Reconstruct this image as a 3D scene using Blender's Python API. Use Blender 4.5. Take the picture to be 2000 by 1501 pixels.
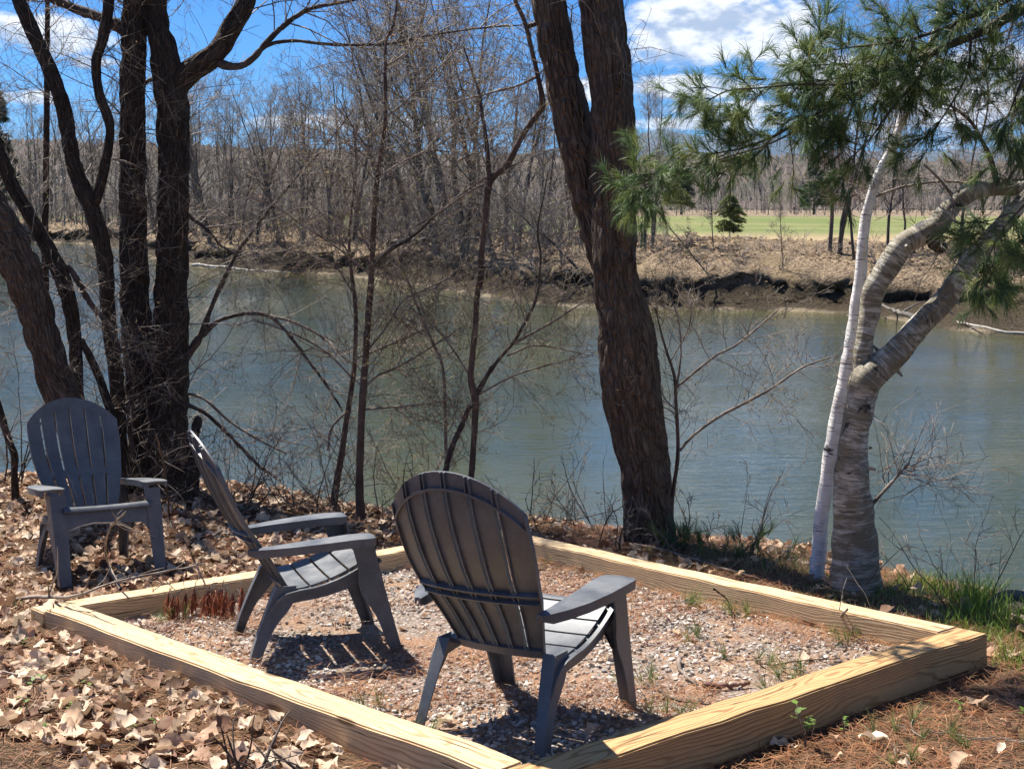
import bpy, bmesh, math, random
import numpy as np
from mathutils import Matrix, Vector
# ------------------------------------------------------------------ camera, light, world
F = 2522.0; HOR = 405.0
PIT = math.atan((750.5-HOR)/F)
DEL = PIT - math.radians(3.74)                     # the bank falls towards the river by this angle
CAM = np.array([0.0, 1.5125*math.sin(DEL), 1.5125*math.cos(DEL)])
WATER = -1.9; HAZE = 3.2e-5
SUN_EL, SUN_AZ = math.radians(55), math.radians(-41)
sc = bpy.context.scene
for o in list(bpy.data.objects): bpy.data.objects.remove(o)
C = sc.collection
cd = bpy.data.cameras.new('camera'); cam = bpy.data.objects.new('camera', cd); C.objects.link(cam)
cam.location = CAM; cam.rotation_euler = (math.pi/2-PIT, 0, 0)
cd.sensor_width = 36; cd.lens = 36*F/2000; cd.clip_start = .05; cd.clip_end = 40000
sc.camera = cam
sc.view_settings.view_transform = 'Standard'; sc.view_settings.look = 'None'
sc.view_settings.gamma = 1; sc.view_settings.use_curve_mapping = False
sc.view_settings.exposure = 1.2
SV = Vector((math.sin(SUN_AZ)*math.cos(SUN_EL), math.cos(SUN_AZ)*math.cos(SUN_EL), math.sin(SUN_EL)))
sl = bpy.data.lights.new('sun', 'SUN'); sl.energy = 5.0; sl.angle = math.radians(.55); sl.color = (1, .955, .88)
so = bpy.data.objects.new('sun', sl); C.objects.link(so); so.rotation_euler = (-SV).to_track_quat('-Z', 'Y').to_euler()
so.location = (0, 0, 30)

class NT:                                           # small node-graph helper
    def __init__(s, tree): s.t = tree; s.n = tree.nodes; s.l = tree.links
    def new(s, ty, **k):
        n = s.n.new(ty)
        for a, v in k.items():
            if a.startswith('i_'): n.inputs[int(a[2:])].default_value = v
            else: setattr(n, a, v)
        return n
    def put(s, inp, v):
        if hasattr(v, 'is_linked') or isinstance(v, bpy.types.NodeSocket): s.l.new(v, inp)
        else: inp.default_value = v
    def m(s, op, a, b=None, c=None, clamp=False):
        n = s.new('ShaderNodeMath', operation=op, use_clamp=clamp)
        s.put(n.inputs[0], a)
        if b is not None: s.put(n.inputs[1], b)
        if c is not None: s.put(n.inputs[2], c)
        return n.outputs[0]
    def vm(s, op, a, b=None):
        n = s.new('ShaderNodeVectorMath', operation=op); s.put(n.inputs[0], a)
        if b is not None: s.put(n.inputs[1], b)
        return n.outputs['Value'] if op in ('LENGTH', 'DOT_PRODUCT') else n.outputs[0]
    def noise(s, vec, scale, detail=4, rough=.55, dist=0, col=False):
        n = s.new('ShaderNodeTexNoise'); s.put(n.inputs['Vector'], vec)
        n.inputs['Scale'].default_value = scale; n.inputs['Detail'].default_value = detail
        n.inputs['Roughness'].default_value = rough; n.inputs['Distortion'].default_value = dist
        return n.outputs['Color' if col else 'Fac']
    def mp(s, vec, scale=(1, 1, 1), loc=(0, 0, 0), rot=(0, 0, 0)):
        n = s.new('ShaderNodeMapping'); s.put(n.inputs[0], vec)
        n.inputs['Location'].default_value = loc; n.inputs['Rotation'].default_value = rot; n.inputs['Scale'].default_value = scale
        return n.outputs[0]
    def ss(s, v, a, b, lo=0., hi=1.):
        n = s.new('ShaderNodeMapRange', interpolation_type='SMOOTHSTEP'); s.put(n.inputs[0], v)
        n.inputs[1].default_value = a; n.inputs[2].default_value = b; n.inputs[3].default_value = lo; n.inputs[4].default_value = hi
        return n.outputs[0]
    def mix(s, f, a, b, bt='MIX'):
        n = s.new('ShaderNodeMix', data_type='RGBA', blend_type=bt)
        s.put(n.inputs[0], f)
        for i, v in ((6, a), (7, b)):
            if isinstance(v, tuple): v = v if len(v) == 4 else (*v, 1)
            s.put(n.inputs[i], v)
        return n.outputs[2]

def ray(px, py):
    u = (px-1000)/F; v = -(py-750.5)/F; c, s = math.cos(PIT), math.sin(PIT)
    return np.array([u, c+v*s, -s+v*c])
def at(px, py, Y):
    d = ray(px, py); return CAM + d*((Y-CAM[1])/d[1])
def atz(px, py, z):
    d = ray(px, py); return CAM + d*((z-CAM[2])/d[2])
MPAD = Matrix.Rotation(-DEL, 4, 'X'); RP = np.array(MPAD.to_3x3())
def W(p): return np.asarray(p, float) @ RP.T         # frame of the sloping bank -> world
def pad(px, py, z=0.):                               # pixel -> point of the bank frame at height z above the bank
    d = RP.T @ ray(px, py); c = RP.T @ CAM
    return c + d*((z-c[2])/d[2])

# sky: daylight model with fair-weather cumulus spread over the whole dome
wd = bpy.data.worlds.new('World'); sc.world = wd; wd.use_nodes = True
wd.cycles.sampling_method = 'NONE'
sc.cycles.max_bounces = 4; sc.cycles.diffuse_bounces = 2; sc.cycles.glossy_bounces = 2; sc.cycles.adaptive_threshold = .02; sc.cycles.transmission_bounces = 4
g = NT(wd.node_tree); g.n.clear()
sky = g.new('ShaderNodeTexSky', sky_type='NISHITA'); sky.sun_disc = False
sky.sun_elevation = SUN_EL; sky.sun_rotation = SUN_AZ; sky.altitude = 200; sky.air_density = .9; sky.dust_density = .3; sky.ozone_density = 2.2
tc = g.new('ShaderNodeTexCoord'); D = tc.outputs['Generated']
sp = g.new('ShaderNodeSeparateXYZ'); g.put(sp.inputs[0], D); X, Y_, Z = sp.outputs
az = g.m('ARCTAN2', X, Y_); el = g.m('ARCSINE', Z)
cv = g.new('ShaderNodeCombineXYZ'); g.put(cv.inputs[0], az); g.put(cv.inputs[1], g.m('MULTIPLY', el, 1.9)); V = cv.outputs[0]
warp = g.noise(V, 26, 6, .6)
field = None
def azel(px, py):
    d = ray(px, py); d = d/np.linalg.norm(d); return math.atan2(d[0], d[1]), math.asin(d[2])
for (px, py, w, h) in [(1400, 42, 190, 66), (1330, 92, 110, 40), (1510, 78, 120, 40), (1360, 172, 150, 26), (1430, 212, 150, 18), (1640, 150, 150, 50), (1880, 190, 230, 90),
        (1400, 240, 260, 15), (1115, 175, 80, 26), (100, 70, 120, 36), (5, 52, 90, 26), (190, 122, 50, 14), (60, 190, 60, 15), (700, 240, 260, 16)]:
    a, e = azel(px, py)
    q = g.vm('MULTIPLY', g.vm('SUBTRACT', V, (a, e*1.9, 0)), (F/w, F/h/1.9, 0))
    b = g.vm('DOT_PRODUCT', q, q)
    field = b if field is None else g.m('MINIMUM', field, b)
field = g.m('SUBTRACT', 1., field)
field = g.m('MAXIMUM', field, -2.)
pl = g.new('ShaderNodeCombineXYZ'); zz = g.m('ADD', g.m('MAXIMUM', Z, 0.), .12)
g.put(pl.inputs[0], g.m('DIVIDE', X, zz)); g.put(pl.inputs[1], g.m('DIVIDE', Y_, zz))
gen = g.noise(pl.outputs[0], 1.1, 4, .55)
front = g.ss(Y_, .55, .8); hi_ = g.ss(Z, .15, .24)
away = g.m('MAXIMUM', g.m('SUBTRACT', 1., front), hi_)
genf = g.m('SUBTRACT', g.m('MULTIPLY', g.m('SUBTRACT', gen, .575), 14.), g.m('MULTIPLY', g.m('SUBTRACT', 1., away), 5.))
cl = g.m('MAXIMUM', field, genf)
dens = g.m('ADD', cl, g.m('MULTIPLY', g.m('SUBTRACT', warp, .5), 2.8))
mask = g.ss(dens, -.15, .75)
up = g.new('ShaderNodeVectorMath', operation='ADD'); g.put(up.inputs[0], V); up.inputs[1].default_value = (-.006, .03, 0)
w2 = g.noise(up.outputs[0], 26, 3, .6)
lit = g.ss(g.m('SUBTRACT', warp, w2), -.16, .10)
cloud = g.mix(lit, (4.6, 5.3, 6.5), (10., 10., 10.))
hz = g.mix(g.ss(Z, .0, .08, .28, 0.), sky.outputs[0], (14., 9., 7.4))
hue = g.mix(1.0, hz, (.19, .56, 1.04), 'MULTIPLY')
skc = g.mix(g.m('MULTIPLY', mask, .96), hue, cloud)
bg = g.new('ShaderNodeBackground'); bg.inputs[1].default_value = .05; g.put(bg.inputs[0], skc)
ow = g.new('ShaderNodeOutputWorld'); g.l.new(bg.outputs[0], ow.inputs[0])

# ------------------------------------------------------------------ helpers
def hashn(i, j, seed):
    i = i.astype(np.int64); j = j.astype(np.int64)
    h = (i*374761393 + j*668265263 + seed*974634777) & 0xffffffff
    h = ((h ^ (h >> 13))*1274126177) & 0xffffffff
    h = h ^ (h >> 16)
    return (h & 0xffff)/65535.0
def vn(u, v, seed=0, pu=None):
    iu = np.floor(u); iv = np.floor(v); fu = u-iu; fv = v-iv
    fu = fu*fu*(3-2*fu); fv = fv*fv*(3-2*fv)
    i1 = iu+1
    if pu: iu = iu % pu; i1 = i1 % pu
    a = hashn(iu, iv, seed); b = hashn(i1, iv, seed); c = hashn(iu, iv+1, seed); d = hashn(i1, iv+1, seed)
    return (a*(1-fu)+b*fu)*(1-fv) + (c*(1-fu)+d*fu)*fv
def fbm(u, v, seed=0, o=4):
    s = 0; a = .5
    for k in range(o): s = s + a*vn(u*2**k, v*2**k, seed+k*17); a *= .5
    return s
class Acc:
    def __init__(s): s.V = []; s.F = []; s.n = 0; s.col = []; s.uv = []
    def add(s, V, faces, col=None, uv=None):
        V = np.asarray(V, float).reshape(-1, 3)
        s.V.append(V); s.F.append(np.asarray(faces, np.int64)+s.n); s.n += len(V)
        if col is not None: s.col.append(np.asarray(col, float).reshape(-1, 3))
        if uv is not None: s.uv.append(np.asarray(uv, float).reshape(-1, 2))
    def mesh(s, name, mat, smooth=True):
        me = bpy.data.meshes.new(name)
        V = np.concatenate(s.V); me.vertices.add(len(V)); me.vertices.foreach_set('co', V.ravel())
        lt = np.concatenate([np.full(len(f), f.shape[1]) for f in s.F]); li = np.concatenate([f.ravel() for f in s.F])
        me.loops.add(len(li)); me.loops.foreach_set('vertex_index', li.astype(np.int32))
        me.polygons.add(len(lt)); st = np.concatenate([[0], np.cumsum(lt)[:-1]])
        me.polygons.foreach_set('loop_start', st.astype(np.int32)); me.polygons.foreach_set('loop_total', lt.astype(np.int32))
        me.polygons.foreach_set('use_smooth', np.full(len(lt), smooth))
        if s.col:
            c = np.concatenate(s.col); a = me.attributes.new('col', 'FLOAT_COLOR', 'POINT')
            a.data.foreach_set('color', np.concatenate([c, np.ones((len(c), 1))], 1).ravel().astype(np.float32))
        if s.uv:
            uv = np.concatenate(s.uv)[li]; l = me.uv_layers.new(name='UVMap'); l.data.foreach_set('uv', uv.ravel().astype(np.float32))
        me.update(calc_edges=True)
        if mat: me.materials.append(mat)
        return me
def tag(o, label=None, cat=None, group=None, kind=None):
    for k, v in (('label', label), ('category', cat), ('group', group), ('kind', kind)):
        if v: o[k] = v
    return o
def link(name, me, parent=None, mw=None):
    o = bpy.data.objects.new(name, me); C.objects.link(o)
    if parent is not None: o.parent = parent
    if mw is not None: o.matrix_local = mw
    return o
def empty(name, loc=(0, 0, 0), label=None, cat=None, group=None):
    o = bpy.data.objects.new(name, None); C.objects.link(o); o.location = loc; o.empty_display_size = .1
    return tag(o, label, cat, group)
def part(acc, name, mat, parent, smooth=True):      # a mesh given in world coordinates under an Empty with a plain location (or under one of its parts)
    off = np.zeros(3); p = parent
    while p is not None: off = off+np.array(p.location); p = p.parent
    acc.V = [v-off for v in acc.V]
    return link(name, acc.mesh(name, mat, smooth), parent)

def resample(P, R, n):
    P = np.asarray(P, float); R = np.asarray(R, float)
    if len(P) > 2:                                   # Catmull-Rom
        Q = np.concatenate([[2*P[0]-P[1]], P, [2*P[-1]-P[-2]]]); t = np.linspace(0, 1, 9)[:-1][:, None]
        out = []
        for i in range(len(P)-1):
            a, b, c, d = Q[i:i+4]
            out.append(.5*(2*b+(c-a)*t+(2*a-5*b+4*c-d)*t*t+(3*b-a-3*c+d)*t**3))
        out = np.concatenate(out+[P[-1:]]); rr = np.interp(np.linspace(0, len(P)-1, len(out)), np.arange(len(P)), R)
    else: out, rr = P, R
    L = np.concatenate([[0], np.cumsum(np.linalg.norm(np.diff(out, axis=0), axis=1))]); s = np.linspace(0, L[-1], n)
    return np.stack([np.interp(s, L, out[:, k]) for k in range(3)], 1), np.interp(s, L, rr), L[-1]
def norm(v): return v/np.maximum(np.linalg.norm(v, axis=-1, keepdims=True), 1e-9)
def tubes(acc, P, R, sides=3, col=None):
    P = np.asarray(P, float); R = np.asarray(R, float)
    M, K, _ = P.shape
    if M == 0: return
    T = norm(np.gradient(P, axis=1)); mt = norm(T.mean(1))
    ref = np.where(np.abs(mt[:, 2:3]) < .75, np.array([[0, 0, 1.]]), np.array([[1., 0, 0]]))[:, None, :]
    N = norm(np.cross(T, np.broadcast_to(ref, T.shape))); B = np.cross(T, N)
    a = np.arange(sides)*2*math.pi/sides
    V = P[:, :, None]+R[:, :, None, None]*(np.cos(a)[None, None, :, None]*N[:, :, None]+np.sin(a)[None, None, :, None]*B[:, :, None])
    m, k, s = np.meshgrid(np.arange(M), np.arange(K-1), np.arange(sides), indexing='ij')
    s2 = (s+1) % sides; b = m*K*sides
    f = np.stack([b+k*sides+s, b+k*sides+s2, b+(k+1)*sides+s2, b+(k+1)*sides+s], -1).reshape(-1, 4)
    cc = None
    if col is not None: cc = np.repeat(np.asarray(col, float).reshape(M, 3), K*sides, 0)
    acc.add(V.reshape(-1, 3), f, cc)
    e = np.arange(sides)                              # closed tip
    tip = (np.arange(M)*K*sides+(K-1)*sides)[:, None]+e[None]
    acc.F.append(tip+acc.n-len(V.reshape(-1, 3)))
def grow(rng, P, R, n, ln, ang, K=4, ratio=.55, up=.0, wob=.25, t0=.15, t1=1., taper=.3, rmin=.0012, flat=None, tfall=.5, spread=None):
    P = np.asarray(P); R = np.asarray(R); M, Kp, _ = P.shape
    L = np.linalg.norm(np.diff(P, axis=1), axis=2).sum(1)
    idx = rng.choice(M, n, p=L/L.sum()); t = rng.uniform(t0, t1, n)
    x = t*(Kp-1); i = np.minimum(x.astype(int), Kp-2); fr = (x-i)[:, None]
    a = P[idx, i]; b = P[idx, i+1]; base = a*(1-fr)+b*fr; T = norm(b-a)
    r0 = (R[idx, i]*(1-fr[:, 0])+R[idx, i+1]*fr[:, 0])*ratio*rng.uniform(.7, 1.1, n)
    rv = rng.normal(size=(n, 3))
    if flat is not None: rv = rv*np.asarray(flat)
    pr = norm(rv-(rv*T).sum(1, keepdims=True)*T)
    an = np.radians(rng.uniform(*ang, n))[:, None]
    d = T*np.cos(an)+pr*np.sin(an)
    ll = rng.uniform(*ln, n)*(1-tfall*t)
    r0 = np.maximum(r0, rmin)
    out = [base]; p = base; st = (ll/(K-1))[:, None]
    drift = rng.normal(size=(n, 3))*wob
    for k in range(K-1):
        d = norm(d+drift/(K-1)*1.5+rng.normal(size=(n, 3))*wob/(K-1)**.5+np.array([0, 0, up])/(K-1)); p = p+d*st; out.append(p)
    Q = np.stack(out, 1); rr = np.maximum(r0[:, None]*np.linspace(1, taper, K)[None], rmin*.6)
    return Q, rr
def hero(acc, P, R, sides=40, step=.03, depth=.010, wu=.028, wv=.14, seed=1, flare=0, lump=.03):
    """one continuous furrowed trunk surface with UV in metres"""
    _, _, L = resample(P, R, 8); n = max(int(L/step), 8); P, R, L = resample(P, R, n)
    T = norm(np.gradient(P, axis=0)); ref = np.array([0, -1., .02])          # seam away from the viewer's side
    N = norm(np.cross(T, np.cross(ref, T)))*-1; B = np.cross(T, N)
    s = np.arange(sides+1); a = s*2*math.pi/sides
    v = np.linspace(0, L, n); circ = 2*math.pi*R.mean(); nu = max(int(circ/wu), 6)
    U, Vv = np.meshgrid(s/sides*nu, v/wv, indexing='xy')
    wrp = vn(U*.5, Vv*1.3, seed+5, pu=max(nu//2, 1))-.5
    q = vn(U+wrp*1.6, Vv, seed, pu=nu); q2 = vn(U*2+wrp*2, Vv*2.6, seed+9, pu=nu*2)
    ridge = 1-np.abs(2*q-1); ridge = np.clip(ridge*1.6-.25, 0, 1)
    low = vn(U*4/nu, Vv*.35, seed+31, pu=4)-.5
    rad = R[:, None]*(1+lump*2*low) + depth*(-.75*ridge**2.0+.35*q2)
    if flare:
        fl = np.exp(-v/.28)[:, None]; rad = rad*(1+fl*flare*(.55+.9*vn(U*5/nu, Vv*.1, seed+3, pu=5)))
    Vx = P[:, None]+rad[..., None]*(np.cos(a)[None, :, None]*N[:, None]+np.sin(a)[None, :, None]*B[:, None])
    i, j = np.meshgrid(np.arange(n-1), np.arange(sides), indexing='ij'); w = sides+1
    f = np.stack([i*w+j, i*w+j+1, (i+1)*w+j+1, (i+1)*w+j], -1).reshape(-1, 4)
    uv = np.stack([np.broadcast_to(a[None]/(2*math.pi)*circ, (n, w)), np.broadcast_to(v[:, None], (n, w))], -1)
    acc.add(Vx.reshape(-1, 3), f, None, uv.reshape(-1, 2))
    return P, R
def px3(pts, Y):
    """(px, py, width px[, dY]) -> points and radii at distance Y"""
    P = []; R = []
    for q in pts:
        y = Y+(q[3] if len(q) > 3 else 0); p = at(q[0], q[1], y); dep = (p-CAM) @ np.array([0, math.cos(PIT), -math.sin(PIT)])
        P.append(p); R.append(.5*q[2]*dep/F)
    return np.array(P), np.array(R)
def K16(paths):
    a = [resample(p, r, 16)[:2] for p, r in paths]
    return np.stack([x[0] for x in a]), np.stack([x[1] for x in a])

# ------------------------------------------------------------------ materials
def mat(name, rough=.8, spec=.3):
    m = bpy.data.materials.new(name); m.use_nodes = True; g = NT(m.node_tree)
    b = m.node_tree.nodes['Principled BSDF']; b.inputs['Roughness'].default_value = rough; b.inputs['Specular IOR Level'].default_value = spec
    return m, g, b
def bump(g, b, h, strength=.5, dist=.01):
    n = g.new('ShaderNodeBump'); n.inputs['Strength'].default_value = strength; n.inputs['Distance'].default_value = dist
    g.put(n.inputs['Height'], h); g.l.new(n.outputs[0], b.inputs['Normal'])
def coords(g, kind='Object'): return g.new('ShaderNodeTexCoord').outputs[kind]
def geo(g): return g.new('ShaderNodeNewGeometry').outputs['Position']
def bark_mat(name, c1, c2, c3, lich=.55):
    m, g, b = mat(name, .9, .2); uv = coords(g, 'UV')
    fine = g.noise(g.mp(uv, (75, 20, 1)), 1, 6, .7, .4); mid = g.noise(g.mp(uv, (30, 6, 1)), 1, 5, .65, .9); big = g.noise(g.mp(uv, (5, 1.6, 1)), 1, 4)
    c = g.mix(g.ss(mid, .35, .65), c1, c2); c = g.mix(g.ss(big, lich, lich+.2), c, c3); c = g.mix(g.m('MULTIPLY', g.ss(fine, .4, .7), .35), c, c3)
    g.put(b.inputs['Base Color'], c)
    vo = g.new('ShaderNodeTexVoronoi', feature='DISTANCE_TO_EDGE'); vo.inputs['Scale'].default_value = 1.; wv_ = g.noise(g.mp(uv, (14, 4, 1)), 1, 3, col=True)
    g.put(vo.inputs['Vector'], g.vm('ADD', g.mp(uv, (36, 8, 1)), g.vm('MULTIPLY', wv_, (1.6, 1.2, 0))))
    plate = g.ss(vo.outputs['Distance'], .0, .22)
    bump(g, b, g.m('ADD', g.m('ADD', g.m('MULTIPLY', fine, .35), g.m('MULTIPLY', plate, 1.1)), g.m('MULTIPLY', mid, .6)), 1., .03)
    return m
BARK = bark_mat('dark_furrowed_bark', (.038, .026, .019), (.092, .064, .046), (.15, .125, .10), .62)
BARKW = bark_mat('warm_brown_bark', (.085, .056, .039), (.165, .115, .082), (.22, .175, .13), .62)
def twig_mat(name, c1, c2, sc_=9):
    m, g, b = mat(name, .75, .25); p = coords(g); n = g.noise(p, sc_, 3)
    g.put(b.inputs['Base Color'], g.mix(g.ss(n, .35, .65), c1, c2)); return m
TWIG = twig_mat('grey_brown_twig', (.13, .095, .072), (.30, .245, .195))
TWIGD = twig_mat('dark_branch_bark', (.045, .032, .026), (.10, .075, .06))
SAP = twig_mat('sapling_bark', (.075, .045, .033), (.13, .09, .068), 5)
FARB = twig_mat('far_tree_bark', (.07, .058, .05), (.15, .13, .112), .8)
FART = twig_mat('far_twigs', (.17, .14, .118), (.29, .25, .215), .5)
REDT = twig_mat('red_budding_twigs', (.17, .05, .045), (.26, .11, .09), 1.5)
def birch_mat(name, white, dirt, amt):
    m, g, b = mat(name, .6, .3); uv = coords(g, 'UV')
    st = g.noise(g.mp(uv, (9, 95, 1)), 1, 3, .6); pt = g.noise(g.mp(uv, (6, 7, 1)), 1, 5, .65, .6); fl = g.m('MULTIPLY_ADD', g.noise(g.mp(uv, (7, 42, 1)), 1, 6, .75, .9), .6, g.m('MULTIPLY', g.noise(g.mp(uv, (5, 6, 1)), 1, 5, .65, .8), .4))
    c = g.mix(g.ss(pt, .35, .7), white, tuple(x*.72 for x in white))
    c = g.mix(g.ss(fl, .54-amt*.18, .66-amt*.16), c, dirt)
    c = g.mix(g.m('MULTIPLY', g.ss(st, .60, .66), .85), c, (.055, .045, .04))
    c = g.mix(g.ss(g.noise(g.mp(uv, (3.2, 4.6, 1)), 1, 4, .7, 1.5), .64-amt*.08, .70-amt*.06), c, (.035, .03, .027))
    g.put(b.inputs['Base Color'], c); bump(g, b, g.m('ADD', st, fl), .8, .008); return m
BIRCH = birch_mat('white_birch_bark', (.82, .78, .73), (.50, .42, .35), .14)
BIRCHG = birch_mat('grey_peeling_birch_bark', (.60, .555, .46), (.19, .16, .105), .80)
def col_mat(name, rough=.7, trans=0., spec=.3, tint=(1, 1, 1)):
    m, g, b = mat(name, rough, spec); a = g.new('ShaderNodeAttribute', attribute_name='col').outputs['Color']
    n = g.noise(geo(g), 60, 2); c = g.mix(1.0, a, g.mix(n, (.8, .8, .8), (1.2, 1.2, 1.2)), 'MULTIPLY'); c = g.mix(1., c, tint, 'MULTIPLY')
    g.put(b.inputs['Base Color'], c)
    if trans:
        t = g.new('ShaderNodeBsdfTranslucent'); g.put(t.inputs[0], c); x = g.new('ShaderNodeMixShader'); x.inputs[0].default_value = trans
        g.l.new(b.outputs[0], x.inputs[1]); g.l.new(t.outputs[0], x.inputs[2]); g.l.new(x.outputs[0], g.n['Material Output'].inputs[0])
    return m
LEAF = col_mat('dry_leaf', .72, .22); NEEDLE = col_mat('pine_needle', .5, .35); STONE = col_mat('crushed_stone', .85); BUD = col_mat('spring_bud', .6, .45); GRASSM = col_mat('grass_blade', .55, .4)
def wood_mat(name='treated_pine_timber', tint=(1, 1, 1), gr=1.):
    m, g, b = mat(name, .72, .25); p = coords(g); inf = g.new('ShaderNodeObjectInfo').outputs['Random']
    off = g.new('ShaderNodeCombineXYZ'); g.put(off.inputs[0], g.m('MULTIPLY', inf, 37.)); p2 = g.vm('ADD', p, off.outputs[0])
    w1 = g.noise(g.mp(p2, (.9, 5, 5)), 1, 3, .5, col=True); w2 = g.noise(g.mp(p2, (5, 22, 22)), 1, 3, .6)
    s = g.new('ShaderNodeSeparateXYZ'); g.put(s.inputs[0], g.vm('ADD', p, g.vm('MULTIPLY', g.vm('SUBTRACT', w1, (.5, .5, .5)), (0, .11, .16))))
    cy = g.m('ADD', s.outputs[1], -.075); cz = g.m('ADD', s.outputs[2], .02)
    r = g.m('SQRT', g.m('ADD', g.m('MULTIPLY', cy, cy), g.m('MULTIPLY', cz, cz)))
    ph = g.m('ADD', g.m('MULTIPLY', r, 640.), g.m('MULTIPLY', w2, 3.))
    rg = g.m('ADD', g.m('MULTIPLY', g.m('SINE', ph), .5), .5)
    fib = g.noise(g.mp(p2, (4, 170, 170)), 1, 4, .6); big = g.noise(g.mp(p2, (1.2, 6, 6)), 1, 3)
    c = g.mix(g.m('MULTIPLY', g.ss(rg, .55, 1.), g.ss(big, .3, .6, .35*gr, gr)), (.65, .465, .265), (.34, .195, .09)); c = g.mix(g.m('MULTIPLY', g.ss(fib, .4, .7), .5), c, (.50, .36, .21))
    c = g.mix(g.m('MULTIPLY', g.ss(big, .45, .75), .5), c, (.42, .32, .19))
    kn = g.new('ShaderNodeTexVoronoi'); kn.inputs['Scale'].default_value = 1.; g.put(kn.inputs['Vector'], g.mp(p2, (2.2, 9, 9)))
    c = g.mix(g.ss(kn.outputs['Distance'], .07, .16, .85, 0.), c, (.13, .07, .03))
    ck = g.noise(g.mp(p2, (1.3, 60, 60)), 1, 2, .5); c = g.mix(g.ss(ck, .66, .69), c, (.10, .06, .03))
    c = g.mix(g.m('MULTIPLY', g.ss(g.noise(p2, 7, 6, .75), .5, .7), .22), c, (.26, .20, .13)); c = g.mix(g.m('MULTIPLY', g.ss(s.outputs[2], -.02, -.09), g.ss(g.noise(p2, 16, 4, .7), .4, .6)), c, (.15, .10, .065)); c = g.mix(g.m('MULTIPLY', g.ss(g.noise(g.mp(p2, (1.5, 14, 14)), 1, 5, .7), .55, .7), .18), c, (.46, .43, .37))
    c = g.mix(1., c, tint, 'MULTIPLY')
    g.put(b.inputs['Base Color'], c); bump(g, b, g.m('ADD', g.m('MULTIPLY', rg, .4), g.m('ADD', fib, g.ss(ck, .64, .69, 0., -3.))), .5, .003)
    return m
WOOD = wood_mat(); WOODG = wood_mat('golden_pine_timber', (.76, .66, .52), 1.35)
def chair_mat():
    m, g, b = mat('weathered_grey_plastic', .42, .5); p = coords(g); n = g.noise(p, 7, 6, .65); f = g.noise(p, 90, 3, .6); st = g.noise(g.mp(p, (30, 6, 6)), 1, 5, .6, .5)
    c = g.mix(g.ss(n, .35, .7), (.075, .080, .089), (.125, .13, .137)); c = g.mix(g.m('MULTIPLY', g.ss(f, .55, .75), .4), c, (.20, .20, .195))
    c = g.mix(g.m('MULTIPLY', g.ss(st, .52, .72), .5), c, (.15, .142, .125))
    g.put(b.inputs['Base Color'], c); g.put(b.inputs['Roughness'], g.ss(n, .3, .7, .36, .55)); bump(g, b, f, .12, .002); return m
PLASTIC = chair_mat()
def ground_mat():
    m, g, b = mat('forest_floor', .95, .1); p = geo(g)
    n1 = g.noise(p, 1.3, 5); n2 = g.noise(p, 9, 6, .65, .4); n3 = g.noise(p, 70, 5, .7, 1.)
    c = g.mix(g.ss(n2, .35, .65), (.075, .047, .028), (.19, .115, .065)); c = g.mix(g.m('MULTIPLY', g.ss(n3, .45, .65), .7), c, (.31, .20, .12))
    c = g.mix(g.m('MULTIPLY', g.ss(n1, .5, .65), .5), c, (.13, .065, .035)); g.put(b.inputs['Base Color'], c); bump(g, b, g.m('ADD', n2, n3), 1., .03); return m
GROUND = ground_mat()
def gravel_mat():
    m, g, b = mat('gravel_fines', .95, .1); p = geo(g); v = g.new('ShaderNodeTexVoronoi'); v.inputs['Scale'].default_value = 55; g.put(v.inputs['Vector'], p)
    n = g.noise(p, 3, 4); c = g.mix(g.ss(v.outputs['Distance'], .2, .7), (.33, .29, .26), (.16, .115, .085)); c = g.mix(g.ss(n, .42, .62), c, (.27, .175, .115))
    g.put(b.inputs['Base Color'], c); bump(g, b, v.outputs['Distance'], .8, -.012); return m
GRAVEL = gravel_mat()
def bank_mat():
    m, g, b = mat('far_bank_soil', .95, .1); p = geo(g)
    n1 = g.noise(p, .5, 5); n2 = g.noise(p, 2.6, 6, .7, .5); n3 = g.noise(p, 11, 4, .7)
    z = g.new('ShaderNodeSeparateXYZ'); g.put(z.inputs[0], p)
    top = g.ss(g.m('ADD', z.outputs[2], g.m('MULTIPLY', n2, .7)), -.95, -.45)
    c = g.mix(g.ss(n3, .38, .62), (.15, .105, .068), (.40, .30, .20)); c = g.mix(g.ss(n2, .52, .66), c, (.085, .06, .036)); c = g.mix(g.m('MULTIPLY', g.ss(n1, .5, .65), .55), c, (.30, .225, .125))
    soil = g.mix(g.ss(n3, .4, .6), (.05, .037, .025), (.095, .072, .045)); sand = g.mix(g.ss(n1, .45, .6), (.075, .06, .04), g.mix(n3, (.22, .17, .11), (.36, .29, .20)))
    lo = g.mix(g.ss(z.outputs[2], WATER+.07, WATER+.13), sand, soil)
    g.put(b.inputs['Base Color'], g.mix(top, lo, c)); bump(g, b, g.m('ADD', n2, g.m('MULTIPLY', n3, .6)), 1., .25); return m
BANK = bank_mat()
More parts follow.
